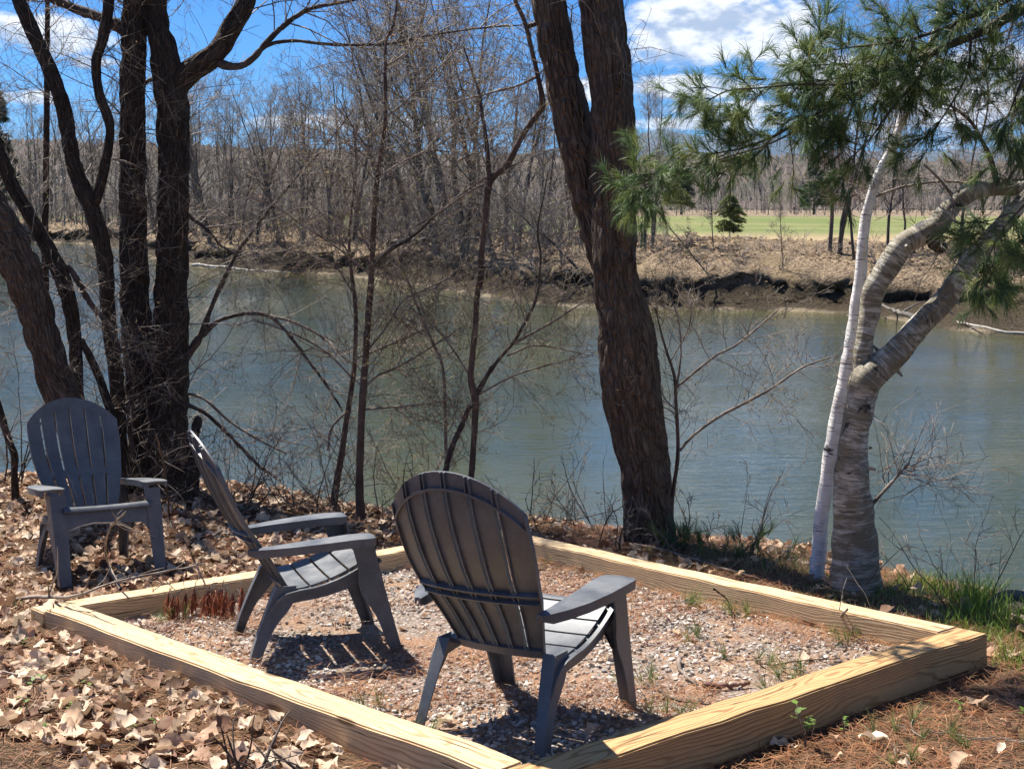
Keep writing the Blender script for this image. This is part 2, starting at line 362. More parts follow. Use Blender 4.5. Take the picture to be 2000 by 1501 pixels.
def field_mat():
    m, g, b = mat('spring_field_grass', .95, .1); p = geo(g)
    d = g.vm('LENGTH', p); n1 = g.noise(p, .05, 5); n2 = g.noise(p, .6, 5, .7); n3 = g.noise(g.mp(p, (3, .5, 1)), 1, 3)
    gr = g.mix(g.ss(n2, .35, .65), (.072, .115, .028), (.155, .175, .06)); gr = g.mix(g.m('MULTIPLY', g.ss(n1, .42, .6), .6), gr, (.22, .195, .09)); gr = g.mix(g.m('MULTIPLY', g.ss(n3, .45, .65), .3), gr, (.25, .21, .11))
    edge = g.ss(g.m('ADD', d, g.m('MULTIPLY', n2, 16.)), 62., 90.)
    c = g.mix(edge, (.31, .23, .135), gr); far = g.ss(g.m('ADD', d, g.m('MULTIPLY', n1, 60.)), 215., 260.)
    g.put(b.inputs['Base Color'], g.mix(far, c, (.20, .15, .10))); bump(g, b, n2, .6, .3); return m
FIELD = field_mat()
def hill_mat(name, c1, c2, c3, s):
    m, g, b = mat(name, 1., .05); p = geo(g); n1 = g.noise(p, s, 6, .6); n2 = g.noise(p, s*14, 4, .7)
    c = g.mix(g.ss(n1, .42, .6), c1, c2); c = g.mix(g.ss(n2, .5, .68), c, c3); g.put(b.inputs['Base Color'], c); bump(g, b, n2, 1., 6.); return m
HILL = hill_mat('wooded_hill', (.095, .08, .066), (.135, .105, .09), (.04, .055, .03), .006)
MOUNT = hill_mat('forested_mountain', (.075, .075, .06), (.10, .09, .075), (.035, .05, .035), .0012)
def water_mat():
    m, g, b = mat('river_water', .03, .5); p = geo(g)
    b.inputs['IOR'].default_value = 1.33
    w = g.noise(g.mp(p, (1, 1, 1), rot=(0, 0, .35)), .25, 3, col=True); q = g.vm('ADD', p, g.vm('MULTIPLY', w, (.8, .8, 0)))
    a1 = g.noise(g.mp(q, (1.9, 6.0, 1), rot=(0, 0, .12)), 1, 3, .55); a2 = g.noise(g.mp(q, (5.5, 15, 1), rot=(0, 0, -.15)), 1, 3, .6); a3 = g.noise(g.mp(q, (.5, 1.1, 1)), 1, 3)
    gust = g.ss(g.noise(g.mp(p, (.05, .16, 1), rot=(0, 0, .3)), 1, 4, .6), .35, .65, .55, 1.25)
    h = g.m('MULTIPLY', g.m('ADD', g.m('ADD', a1, g.m('MULTIPLY', a2, .45)), g.m('MULTIPLY', a3, .9)), gust)
    murk = g.mix(g.ss(g.noise(p, .12, 4), .35, .65), (.034, .044, .022), (.060, .062, .024))
    g.put(b.inputs['Base Color'], murk); bump(g, b, h, 1., .020); return m
WATERM = water_mat()
# ------------------------------------------------------------------ setting
EDGE = np.array([(-60, 24), (-30, 20), (-14, 15.5), (-7, 12.6), (-4.4, 11.15), (-2.7, 10.55), (-1.7, 9.6), (-1.0, 9.15), (0, 8.75), (.9, 8.35), (1.6, 7.75), (2.15, 6.75), (2.55, 5.95), (3.3, 4.5), (5, 2), (9, -4), (16, -14), (30, -34)], float)
def edge_dist(x, y):                                 # >0 riverwards of the bank's lip (bank frame)
    best = np.full(x.shape, 1e9); sg = np.ones(x.shape)
    for a, b in zip(EDGE[:-1], EDGE[1:]):
        d = b-a; t = np.clip(((x-a[0])*d[0]+(y-a[1])*d[1])/(d@d), 0, 1)
        qx = x-a[0]-t*d[0]; qy = y-a[1]-t*d[1]; r = np.hypot(qx, qy)
        s = np.where(d[0]*qy-d[1]*qx > 0, 1, -1)
        m = r < best; best = np.where(m, r, best); sg = np.where(m, s, sg)
    return best*sg
PADQ = np.array([(-2.178, 5.764), (-.077, 7.74), (1.968, 5.258), (.04, 3.583)])   # L, B, R, N corners of the timber border
def in_quad(x, y, m=0.):
    ok = np.ones(np.shape(x), bool)
    for a, b in zip(PADQ, np.roll(PADQ, -1, 0)):
        d = (b-a)/np.linalg.norm(b-a); ok &= (d[0]*(y-a[1])-d[1]*(x-a[0])) < -m
    return ok
def gz(x, y):                                        # height of the near ground in the bank frame
    x = np.asarray(x, float); y = np.asarray(y, float); d = edge_dist(x, y)
    z = .07*(fbm(x*.8+50, y*.8+50, 3)-.47)+.035*(fbm(x*4+9, y*4+9, 8)-.47)
    z = z*np.where(in_quad(x, y, -.25), .15, 1.)
    z = z+np.where(in_quad(x, y, .05), 0., .055*np.clip((-.1-x)/.7, 0, 1)*np.clip((6.6-y)/.7, 0, 1))   # leaf mould drifted against the timber
    e = np.clip(d+.35*(fbm(x*1.7+80, y*1.7+80, 21)-.47), 0, None)
    z = z-np.where(e < .5, .5*e*e, .125+(e-.5)*.95)
    return np.maximum(z, -4.)
def axis(lo, hi, a, b, f, c):
    l = [a]; s = f
    while l[0] > lo: s *= 1.25; l.insert(0, l[0]-min(s, c))
    m = list(np.arange(a+f, b, f)); r = [b]; s = f
    while r[-1] < hi: s *= 1.25; r.append(r[-1]+min(s, c))
    return np.array(l+m+r)
def grid_faces(n, m):
    i, j = np.meshgrid(np.arange(n-1), np.arange(m-1), indexing='ij')
    return np.stack([i*m+j, i*m+j+1, (i+1)*m+j+1, (i+1)*m+j], -1).reshape(-1, 4)
gx = axis(-45, 40, -5.6, 3.6, .05, 3.); gy = axis(-25, 26, 3., 12.0, .05, 3.)
GX, GY = np.meshgrid(gx, gy); a = Acc(); a.add(W(np.stack([GX, GY, gz(GX, GY)], -1).reshape(-1, 3)), grid_faces(len(gy), len(gx)))
ground = tag(link('ground', a.mesh('ground', GROUND)), 'brown forest floor of the near river bank', None, None, 'structure')
def gpt(x, y, dz=0.): return W(np.stack([np.asarray(x, float), np.asarray(y, float), gz(x, y)+dz], -1))

# far bank: profile swept along the far waterline
FW = np.array([atz(px, py, WATER)[:2] for px, py in [(-420, 462), (-150, 468), (60, 472), (200, 480), (330, 512), (480, 527), (640, 536), (800, 556), (950, 580), (1100, 598), (1250, 602), (1400, 606), (1560, 608), (1720, 620), (1860, 645), (2000, 656), (2200, 668), (2500, 690)]])
FW = np.concatenate([[FW[0]+np.array([-160, 30.])], FW, [FW[-1]+np.array([14., -6]), FW[-1]+np.array([40., -30.])]])
fw3, _, _ = resample(np.c_[FW, np.zeros(len(FW))], np.ones(len(FW)), 1100); fw = fw3[:, :2]
# spend the samples where the bank is near
L = np.concatenate([[0], np.cumsum(np.linalg.norm(np.diff(fw, axis=0), axis=1)/np.clip(np.linalg.norm(fw[:-1], axis=1), 20, 400))])
s_ = np.linspace(0, L[-1], 900); fw = np.stack([np.interp(s_, L, fw[:, k]) for k in (0, 1)], 1)
tn = norm(np.gradient(fw, axis=0)); 
for _ in range(160): tn[1:-1] = norm(tn[:-2]+2*tn[1:-1]+tn[2:])
nin = np.stack([-tn[:, 1], tn[:, 0]], 1)              # inland
prof = np.array([(-3, -.9), (-1.2, -.35), (0, 0.), (.25, .10), (.42, .16), (.60, .26), (1.02, .5), (.98, .72), (.86, .92), (.80, 1.05), (.95, 1.16), (1.4, 1.27), (2.2, 1.40), (3.2, 1.55), (4.4, 1.70), (5.8, 1.86), (7.4, 1.98), (9.5, 2.06), (12.5, 2.08)])
pf, _, _ = resample(np.c_[prof, np.zeros(len(prof))], np.ones(len(prof)), 64); pf = pf[:, :2]
so_, sp_ = np.meshgrid(np.arange(900), np.arange(64), indexing='ij')
al = np.concatenate([[0], np.cumsum(np.linalg.norm(np.diff(fw, axis=0), axis=1))])
ua = al[so_]; off = pf[sp_, 0]; zz_ = pf[sp_, 1]
soft = np.clip((fbm(ua*.13+11, ua*0+7.7, 91)-.40)*6, 0, 1)*.85              # stretches where the bank has slumped into a slope
off = off+soft*np.clip((zz_-.2)/1.0, 0, 1)*np.where(off < 6, 1.2, 0)*np.clip((6-off)/4, 0, 1)
mid = np.clip((zz_-.15)/.4, 0, 1)
lump = fbm(ua*.9+7, zz_*2.2+off*.9+3, 41)-.47; lump2 = fbm(ua*3.1, zz_*5+off*2.3, 47)-.47; big = fbm(ua*.22, ua*0+3.3, 55)-.47; sand_ = np.clip(fbm(ua*.16+40, ua*0+1.3, 57)-.47, 0, 1)*7
off2 = off+mid*(big*3.2+sand_*.9)+np.clip(zz_/.3, 0, 1)*(lump*1.7+lump2*.9); z2 = zz_+np.clip((zz_-.1)/.5, 0, 1)*(lump*.95+lump2*.6)*np.where(off > 9, .25, 1)
z2 = np.where(off > 11, np.minimum(z2, 2.02), z2)
FB = np.stack([fw[so_, 0]+nin[so_, 0]*off2, fw[so_, 1]+nin[so_, 1]*off2, WATER+z2], -1)
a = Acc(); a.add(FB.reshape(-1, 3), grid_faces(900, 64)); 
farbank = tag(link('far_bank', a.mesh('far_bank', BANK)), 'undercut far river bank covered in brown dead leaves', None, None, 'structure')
# field beyond the bank, fanning out to the horizon
base = fw[::6]+nin[::6]*9.; dirs = norm(base)
rows = [0, 2, 5, 9, 14, 20, 28, 38, 50, 65, 85, 110, 140, 180, 240, 320, 450, 700, 1100, 1800, 3000, 5000, 8500]
FV = np.stack([np.c_[base+dirs*r, np.full(len(base), WATER+2.03)+(.12*(fbm(base[:, 0]*.1, base[:, 1]*.1+r*.05, 3)-.47))] for r in rows])
a = Acc(); a.add(FV.reshape(-1, 3), grid_faces(len(rows), len(base))[:, ::-1]); tag(link('field', a.mesh('field', FIELD)), 'flat green field beyond the far bank', None, None, 'structure')
# river
a = Acc(); a.add([(-420, -40, WATER), (220, -40, WATER), (220, 30, WATER), (60, 62, WATER), (-40, 130, WATER), (-420, 260, WATER)], np.array([[0, 1, 2, 3, 4, 5]]))
tag(link('river', a.mesh('river', WATERM, False)), 'calm rippled green river', None, None, 'structure')
# hills and mountain
def ridge(name, line, dist, depth, mat_, label, amp, fr, rng_seed, nx=260, ny=26, tr=0):
    xs = np.linspace(line[0][0], line[-1][0], nx); ys = np.interp(xs, [p[0] for p in line], [p[1] for p in line])
    V = []
    for j in range(ny):
        t = j/(ny-1); prof_ = math.sin(min(t*1.25, 1)*math.pi/2)**1.3 if t < .8 else 1-(t-.8)*2.2
        r = dist+depth*t; rr = []
        for x, y in zip(xs, ys):
            d = ray(x, y); d = d/math.hypot(d[0], d[1]); top = CAM[2]+d[2]*(dist+depth*.8)
            rr.append((d[0]*r, d[1]*r, max((top-.1)*prof_, -1)))
        V.append(rr)
    V = np.array(V); u, v = np.meshgrid(np.arange(nx)/nx, np.arange(ny)/ny)
    V[..., 2] += amp*(fbm(u*fr, v*fr*.3+rng_seed, rng_seed, 5)-.47)*np.clip(v*5, 0, 1)
    if tr: V[..., 2] += tr*(vn(u*900, v*60, 71)+.6*vn(u*1900, v*120, 73)-.8)*np.clip(v*8, .4, 1)
    a = Acc(); a.add(V.reshape(-1, 3), grid_faces(ny, nx)); tag(link(name, a.mesh(name, mat_)), label, None, None, 'structure')
ridge('hill', [(-900, 330), (-300, 300), (0, 285), (300, 290), (600, 300), (900, 312), (1080, 312), (1250, 318), (1400, 305), (1600, 318), (1800, 322), (2100, 330), (2900, 345)], 700, 700, HILL, 'low grey-brown wooded hills behind the field', 9, 40, 5, 900, 34, 9)
ridge('mountain', [(-900, 330), (0, 335), (600, 320), (1000, 305), (1180, 275), (1250, 262), (1290, 249), (1335, 262), (1375, 266), (1420, 252), (1450, 247), (1500, 262), (1560, 280), (1640, 290), (1760, 300), (1900, 290), (2000, 283), (2150, 300), (2900, 330)], 9500, 3000, MOUNT, 'distant blue mountain ridge', 60, 26, 9)

# ------------------------------------------------------------------ timber border round the gravel
def box_mesh(name, sx, sy, sz, mat_, bev=.006):
    bm = bmesh.new(); bmesh.ops.create_cube(bm, size=1)
    bmesh.ops.scale(bm, vec=(sx, sy, sz), verts=bm.verts); bmesh.ops.translate(bm, vec=(sx/2, sy/2, 0), verts=bm.verts)
    es = [e for e in bm.edges if abs((e.verts[0].co-e.verts[1].co).x) > sx*.5]
    r = bmesh.ops.subdivide_edges(bm, edges=es, cuts=14)
    rr = random.Random(int(sx*1000))
    cols = {}
    for v in bm.verts:
        k = round(v.co.x, 3)
        if k not in cols: cols[k] = (rr.uniform(-.004, .004), rr.uniform(-.004, .004))
        v.co.y += cols[k][0]; v.co.z += cols[k][1]
    bmesh.ops.bevel(bm, geom=[e for e in bm.edges if e.calc_face_angle(0) > .8], offset=bev, segments=2, affect='EDGES')
    me = bpy.data.meshes.new(name); bm.to_mesh(me); bm.free(); me.materials.append(mat_)
    for p in me.polygons: p.use_smooth = True
    me.set_sharp_from_angle(angle=math.radians(35)); return me
border = empty('timber_border', (0, 0, 0), 'pale treated timber border framing the gravel patch', 'border')
TW, TZ0, TZ1 = .14, -.10, .14
def timber(A, B, t0, t1, z0=TZ0, z1=TZ1, name='timber', m=None):
    A = np.array(A, float); B = np.array(B, float); d = (B-A)/np.linalg.norm(B-A); A = A+d*t0; Ln = np.linalg.norm(B-A)-t1
    n = np.array([-d[1], d[0]])                       # left of the walking direction
    M = MPAD @ Matrix(((d[0], n[0], 0, A[0]), (d[1], n[1], 0, A[1]), (0, 0, 1, (z0+z1)/2), (0, 0, 0, 1)))
    return link(name, box_mesh(name, Ln, TW, z1-z0, m or WOOD), border, M)
PL, PB, PR, PN = PADQ
t = timber(PN, PR, 0, 0, m=WOODG); t['label'] = 'darker golden timber with bold wood grain'
timber(PR, PB, TW+.003, TW+.003, z1=TZ1-.004)
timber(PB, PL, 0, 0, z1=TZ1-.012)
timber(PL, PN, TW+.003, TW+.003)
dR = norm(PR-PN); timber(PR-dR*.16, PR, 0, -.004, -.13, .052, 'corner_block', WOODG)
ci = PADQ.mean(0); inner = np.array([p+(ci-p)*.03 for p in PADQ])
n_ = 40; uu, vv = np.meshgrid(np.linspace(0, 1, n_), np.linspace(0, 1, n_))
gp = (inner[0]*(1-uu[..., None])*(1-vv[..., None])+inner[1]*uu[..., None]*(1-vv[..., None])+inner[2]*uu[..., None]*vv[..., None]+inner[3]*(1-uu[..., None])*vv[..., None])
GB = .028
a = Acc(); a.add(W(np.concatenate([gp, (GB+.012*(fbm(gp[..., :1]*3+20, gp[..., 1:]*3+20, 77)-.47))], -1).reshape(-1, 3)), grid_faces(n_, n_)[:, ::-1])
gravel_bed = tag(link('gravel_bed', a.mesh('gravel_bed', GRAVEL)), 'pale gravel patch inside the timber border', None, None, 'structure')

# ------------------------------------------------------------------ chairs
def solid(name, rings, closed=True):                  # loft of equal-length closed rings, capped
    R = np.array(rings, float); n, k, _ = R.shape; a = Acc()
    i, j = np.meshgrid(np.arange(n-1), np.arange(k), indexing='ij'); j2 = (j+1) % k
    a.add(R.reshape(-1, 3), np.stack([i*k+j, i*k+j2, (i+1)*k+j2, (i+1)*k+j], -1).reshape(-1, 4))
    me = a.mesh(name, PLASTIC)
    bm = bmesh.new(); bm.from_mesh(me); bm.verts.ensure_lookup_table()
    for vs in ([bm.verts[q] for q in range(k)], [bm.verts[(n-1)*k+q] for q in range(k)]):
        try: f = bm.faces.new(vs); f.smooth = True
        except Exception: pass
    bmesh.ops.recalc_face_normals(bm, faces=bm.faces); bmesh.ops.triangulate(bm, faces=[f for f in bm.faces if len(f.verts) > 4])
    bm.to_mesh(me); bm.free(); me.set_sharp_from_angle(angle=math.radians(40)); return me
BC = np.array([(.145, .285), (.105, .345), (.055, .42), (-.01, .505), (-.075, .60), (-.135, .72), (-.178, .83), (-.205, .940)])
bcs, _, BL = resample(np.c_[np.zeros(len(BC)), BC], np.ones(len(BC)), 120)
sL = np.linspace(0, BL, 120)
def bpt(x, s, off=0.):                                # point of the back: lateral x, arc length s, offset off to the rear
    s = np.asarray(s, float); y = np.interp(s, sL, bcs[:, 1]); z = np.interp(s, sL, bcs[:, 2])
    dy = np.gradient(bcs[:, 1], sL); dz = np.gradient(bcs[:, 2], sL); ty = np.interp(s, sL, dy); tz = np.interp(s, sL, dz)
    y2 = y-off*tz+.75*x*x; z2 = z+off*ty
    return np.stack(np.broadcast_arrays(x, y2, z2), -1)
def hw(s): return np.interp(s/BL, [0, .25, .42, .65, .8, 1.], [.165, .205, .232, .252, .258, .258])
RA = .31
def stop(x): return BL-(RA-np.sqrt(np.maximum(RA*RA-x*x, 0)))
def make_chair():
    ch = empty('adirondack_chair', (0, 0, 0))
    for i in range(6):                                # fan of six channel-shaped back slats
        rings = []
        u0, u1 = -1+i/3, -1+(i+1)/3
        for t in np.linspace(0, 1, 26):
            def X(u, e, t=t): w = hw(BL*t); return u*w+e
            g = .0058; a0 = X(u0, g if i else 0); a1 = X(u1, -g if i < 5 else 0)
            ring = []
            for (x, o) in ((a0, 0), ((a0+a1)/2, 0), (a1, 0), (a1, .017), (a1-.004, .017), (a1-.004, .006), ((a0+a1)/2, .006), (a0+.004, .006), (a0+.004, .017), (a0, .017)):
                ring.append(bpt(x, t*stop(x), o))
            rings.append(ring)
        link('back_slat', solid('back_slat', rings), ch)
    def band(f0, f1, o0, o1, name, n=40, wk=1., par=None):      # crosswise band of the back
        rings = []
        for q in np.linspace(-1, 1, n):
            x = q*hw(f0(0))*wk; rings.append([bpt(x, f0(x), o0), bpt(x, f1(x), o0), bpt(x, f1(x), o1), bpt(x, f0(x), o1)])
        return link(name, solid(name, rings), par or ch)
    tb = band(lambda x: stop(x)-.052, lambda x: stop(x)-.0005, -.0012, .0068, 'top_band', wk=.997)
    band(lambda x: stop(x)-.062, lambda x: stop(x)-.052, .0, .019, 'arch_rib', wk=.99, par=tb)
    rl = BL*.36
    rb = band(lambda x: rl, lambda x: rl+.036, -.0012, .0075, 'back_rail'); band(lambda x: rl-.004, lambda x: rl+.002, .0, .026, 'rail_rib', par=rb); band(lambda x: rl+.034, lambda x: rl+.040, .0, .026, 'rail_rib', par=rb)
    band(lambda x: .0, lambda x: .035, -.001, .02, 'back_foot')
    # seat: five slats on a dipping curve
    SP = np.array([(.155, .292), (.22, .298), (.30, .318), (.38, .348), (.46, .388), (.505, .405), (.535, .400), (.552, .378)])
    sps, _, SLn = resample(np.c_[np.zeros(len(SP)), SP], np.ones(len(SP)), 100); sl_ = np.linspace(0, SLn, 100)
    def spt(x, s, o): 
        y = np.interp(s, sl_, sps[:, 1]); z = np.interp(s, sl_, sps[:, 2]); ty = np.interp(s, sl_, np.gradient(sps[:, 1], sl_)); tz = np.interp(s, sl_, np.gradient(sps[:, 2], sl_))
        return (x, y+o*tz, z-o*ty)
    bounds = np.linspace(0, SLn, 6)
    for i in range(5):
        s0, s1 = bounds[i]+.005, bounds[i+1]-.005
        rings = []
        for x in (-.236, -.12, 0, .12, .236):
            dip = .006*(1-(x/.236)**2)
            ss = np.linspace(s0, s1, 7)
            top = [spt(x, s, dip) for s in ss]; bot = [spt(x, s, dip+.006) for s in ss[::-1]]
            mid_ = [spt(x, s1, dip+.016), spt(x, s1-.004, dip+.016)]; mid2 = [spt(x, s0+.004, dip+.016), spt(x, s0, dip+.016)]
            rings.append(top+mid_+bot[1:-1]+mid2)
        link('seat_slat', solid('seat_slat', rings), ch)
    for s in (-1, 1):
        # side rail: curved beam with a rolled outer flange
        q = np.array([(.036, .095), (.066, .18), (.12, .243), (.19, .262), (.27, .272), (.36, .295), (.44, .328), (.52, .372)]); hh = np.array([.006, .026, .045, .05, .05, .055, .06, .06])
        qs, hs, _ = resample(np.c_[np.zeros(len(q)), q], hh, 24)
        rings = []
        for k_, (p, h_) in enumerate(zip(qs, hs)):
            y, z = p[1], p[2]; xi = s*.232; xo = s*(.240+.022*min(1, k_/9))
            rings.append([(xi, y-.3*h_*.5, z+h_*.5), (xo, y-.3*h_*.5, z+h_*.5), (xo, y, z+h_*.5-.012), (xi+s*.008, y, z+h_*.5-.012), (xi+s*.008, y+.3*h_*.5, z-h_*.5), (xi, y+.3*h_*.5, z-h_*.5)])
        link('side_rail', solid('side_rail', rings), ch)
        # rear leg, L section
        rings = []
        for t in np.linspace(0, 1, 12):
            z = .305*(1-t); y0 = .105*(1-t)**1.25-.012*t; w = .075*(1-t)+.045*t+.03*math.exp(-((t-.25)/.2)**2); x = s*(.215+.014*(1-t)*0+.02*t); dx = .05*(1-t)+.035*t
            rings.append([(x+s*.022, y0, z), (x+s*.022, y0+w, z), (x+s*.016, y0+w, z), (x+s*.016, y0+.007, z), (x+s*.022-s*dx, y0+.007, z), (x+s*.022-s*dx, y0, z)])
        link('leg', solid('leg', rings), ch)
        # front leg, L section, leaning forward to the foot
        rings = []
        for t in np.linspace(0, 1, 12):
            z = .472*(1-t); yf = .500+.125*t**1.1; w = .095*(1-t)+.05*t+.05*math.exp(-((t-.42)/.16)**2)*.6; xo = s*(.300-.012*t); dx = .088*(1-t)+.062*t
            rings.append([(xo, yf, z), (xo, yf-w, z), (xo-s*.007, yf-w, z), (xo-s*.007, yf-.008, z), (xo-s*dx, yf-.008, z), (xo-s*dx, yf, z)])
        link('leg', solid('leg', rings), ch)
        # arm: flat curved board with a deep rim
        out_ = [(-.012, .252), (.02, .276), (.075, .304), (.16, .332), (.28, .350), (.40, .355), (.478, .350), (.500, .336)]
        in_ = [(-.012, .226), (.02, .228), (.075, .23), (.16, .232), (.28, .226), (.40, .218), (.478, .214), (.500, .226)]
        rings = []
        for (yo, xo), (yi, xi) in zip(out_, in_):
            zt = .462+(.503-.462)*np.clip((yo+.03)/.45, 0, 1)**.8; sk = .034 if yo > 0 else .02
            rings.append([(s*xi, yi, zt), (s*(xi+xo)/2, yi, zt+.003), (s*xo, yo, zt), (s*(xo-.002), yo, zt-sk), (s*(xo-.008), yo, zt-sk), (s*(xo-.009), yo, zt-.008), (s*(xi+.009), yi, zt-.008), (s*(xi+.008), yi, zt-sk), (s*(xi+.002), yi, zt-sk)])
        link('arm', solid('arm', rings), ch)
    # front apron with an arched lower edge
    rings = []
    for x in np.linspace(-.228, .228, 21):
        lo = .225+.075*(1-(abs(x)/.228)**6)**.5 if abs(x) < .228 else .225
        top_y = .532; k = lambda z: .500+.125*max(0, 1-z/.487)**1.1-.010
        rings.append([(x, k(.392), .392), (x, k(lo)+.002, lo), (x, k(lo)-.018, lo+.001), (x, k(lo)-.018, lo+.007), (x, k(lo)-.006, lo+.008), (x, k(.392)-.006, .392)])
    link('front_apron', solid('front_apron', rings), ch)
    return ch
def copy_thing(o):
    c = o.copy(); C.objects.link(c)
    for k in o.children:
        d = k.copy(); C.objects.link(d); d.parent = c
        for e in k.children: f = e.copy(); C.objects.link(f); f.parent = d
    return c
proto = make_chair()
CH = [(-2.494, 7.40, -.0, 214.2, 'grey plastic slatted garden chair in tree shade outside the timber border, facing the gravel'),
      (-1.144, 5.425, GB+.004, 289.6, 'grey plastic slatted garden chair seen side-on, standing on gravel beside rust-red dead pine needles'),
      (-.111, 4.242, GB+.004, 329.16, 'grey plastic slatted garden chair facing the river, ribbed back and one broad arm showing')]
for i, (x, y, z, r, lab) in enumerate(CH):
    o = proto if i == 0 else copy_thing(proto)
    o.matrix_world = MPAD @ Matrix.Translation((x, y, z)) @ Matrix.Rotation(math.radians(r), 4, 'Z')
    tag(o, lab, 'chair', 'garden chairs round the gravel patch')
# ------------------------------------------------------------------ trees of the near bank
def twiggy(rng, P, R, n1, l1, ang=(35, 75), n2=4, n3=3, up=.15, wob=.35, t0=.1, t1=1., r1=None, ratio=.3, rmin=.0021, k2=.5, flat=None):
    """three generations of twigs on the given branches; returns the list of generations"""
    if r1 is not None: Rr = np.full(R.shape, r1/ratio)
    else: Rr = R
    a = grow(rng, P, Rr, n1, l1, ang, 6, ratio, up, wob, t0, t1, .35, rmin, flat)
    b = grow(rng, a[0], a[1], n1*n2, (l1[0]*k2, l1[1]*k2), (30, 70), 5, .6, up, wob*1.1, .15, .95, .4, rmin*.8, flat)
    c = grow(rng, b[0], b[1], n1*n2*n3, (l1[0]*k2*.45, l1[1]*k2*.45), (25, 65), 3, .7, up, wob*1.1, .15, 1., .5, rmin*.65, flat)
    return [a, b, c]
def leaves_at(acc, rng, P, n, size, cols, droop=.3, spread=0.012):
    idx = rng.integers(0, len(P), n); t = rng.uniform(.3, 1, n); K = P.shape[1]; x = t*(K-1); i = np.minimum(x.astype(int), K-2); fr = (x-i)[:, None]
    b = P[idx, i]*(1-fr)+P[idx, i+1]*fr
    d = norm(rng.normal(size=(n, 3))+np.array([0, 0, -droop])); s = norm(np.cross(d, rng.normal(size=(n, 3))))
    L = rng.uniform(.6, 1.3, n)[:, None]*size
    V = np.stack([b, b+d*L*.5+s*L*.22, b+d*L, b+d*L*.5-s*L*.22], 1)
    c = np.asarray(cols)[rng.integers(0, len(cols), n)]*rng.uniform(.7, 1.2, (n, 1))
    acc.add(V.reshape(-1, 3), np.arange(n*4).reshape(n, 4), np.repeat(c, 4, 0))
BUDC = [(.30, .26, .10), (.34, .27, .13), (.24, .25, .08), (.36, .22, .12), (.28, .20, .10)]
def near_tree(name, label, cat, trunks, Y, seed, limbs=(), barkm=None, twigs=None, flare=.35, depth=.011, buds=0, group=None, extend=None, wu=.03, base_drop=.25, tw_mat=None, lump=.03):
    """trunks: list of pixel paths ordered from the ground up, limbs: thinner pixel paths"""
    rng = np.random.default_rng(seed); barkm = barkm or BARK
    b0 = at(trunks[0][0][0], trunks[0][0][1], Y); t = empty(name, b0, label, cat, group)
    par = []
    for k, q in enumerate(trunks):
        P, R = px3(q, Y)
        if k == 0: P = np.concatenate([[P[0]-np.array([0, 0, base_drop])], P]); R = np.concatenate([[R[0]*1.05], R])
        a = Acc(); sd = int(np.clip(R.max()*300, 12, 56))
        Pp, Rr = hero(a, P, R, sd, np.clip(R.mean()*.22, .012, .03), min(depth*1.7, R.mean()*.2), min(wu*1.15, R.mean()*.5), .17, seed+k*7, flare if k == 0 else 0, lump)
        part(a, 'trunk', barkm, t); par.append((Pp, Rr))
    lp = []
    for q in limbs:
        P, R = px3(q, Y); lp.append((P, R))
    if lp:
        for P, R in lp:
            a = Acc(); p, r, L_ = resample(P, R, 40); rough = 1+.10*rng.normal(size=40); tubes(a, p[None]+rng.normal(size=(1, 40, 3))*r.mean()*.08, (r*rough)[None], 8); part(a, 'limb', TWIGD if r.max() > .012 else (tw_mat or TWIG), t)
    allp, allr = K16(par+lp)
    if twigs:
        crown = Acc(); gens = []
        for kw in twigs:
            src = slice(None) if 'src' not in kw else kw['src']; kw = {k: v for k, v in kw.items() if k != 'src'}
            gens += twiggy(rng, allp[src], allr[src], **kw)
        for (P, R) in gens: tubes(crown, P, R, 3 if R.max() < .008 else 4)
        cw = part(crown, 'crown', tw_mat or TWIG, t)
        if buds:
            ba = Acc(); leaves_at(ba, rng, gens[2][0], buds, .016, BUDC); o = part(ba, 'buds', BUD, cw, False); o['kind'] = 'stuff'
    return t

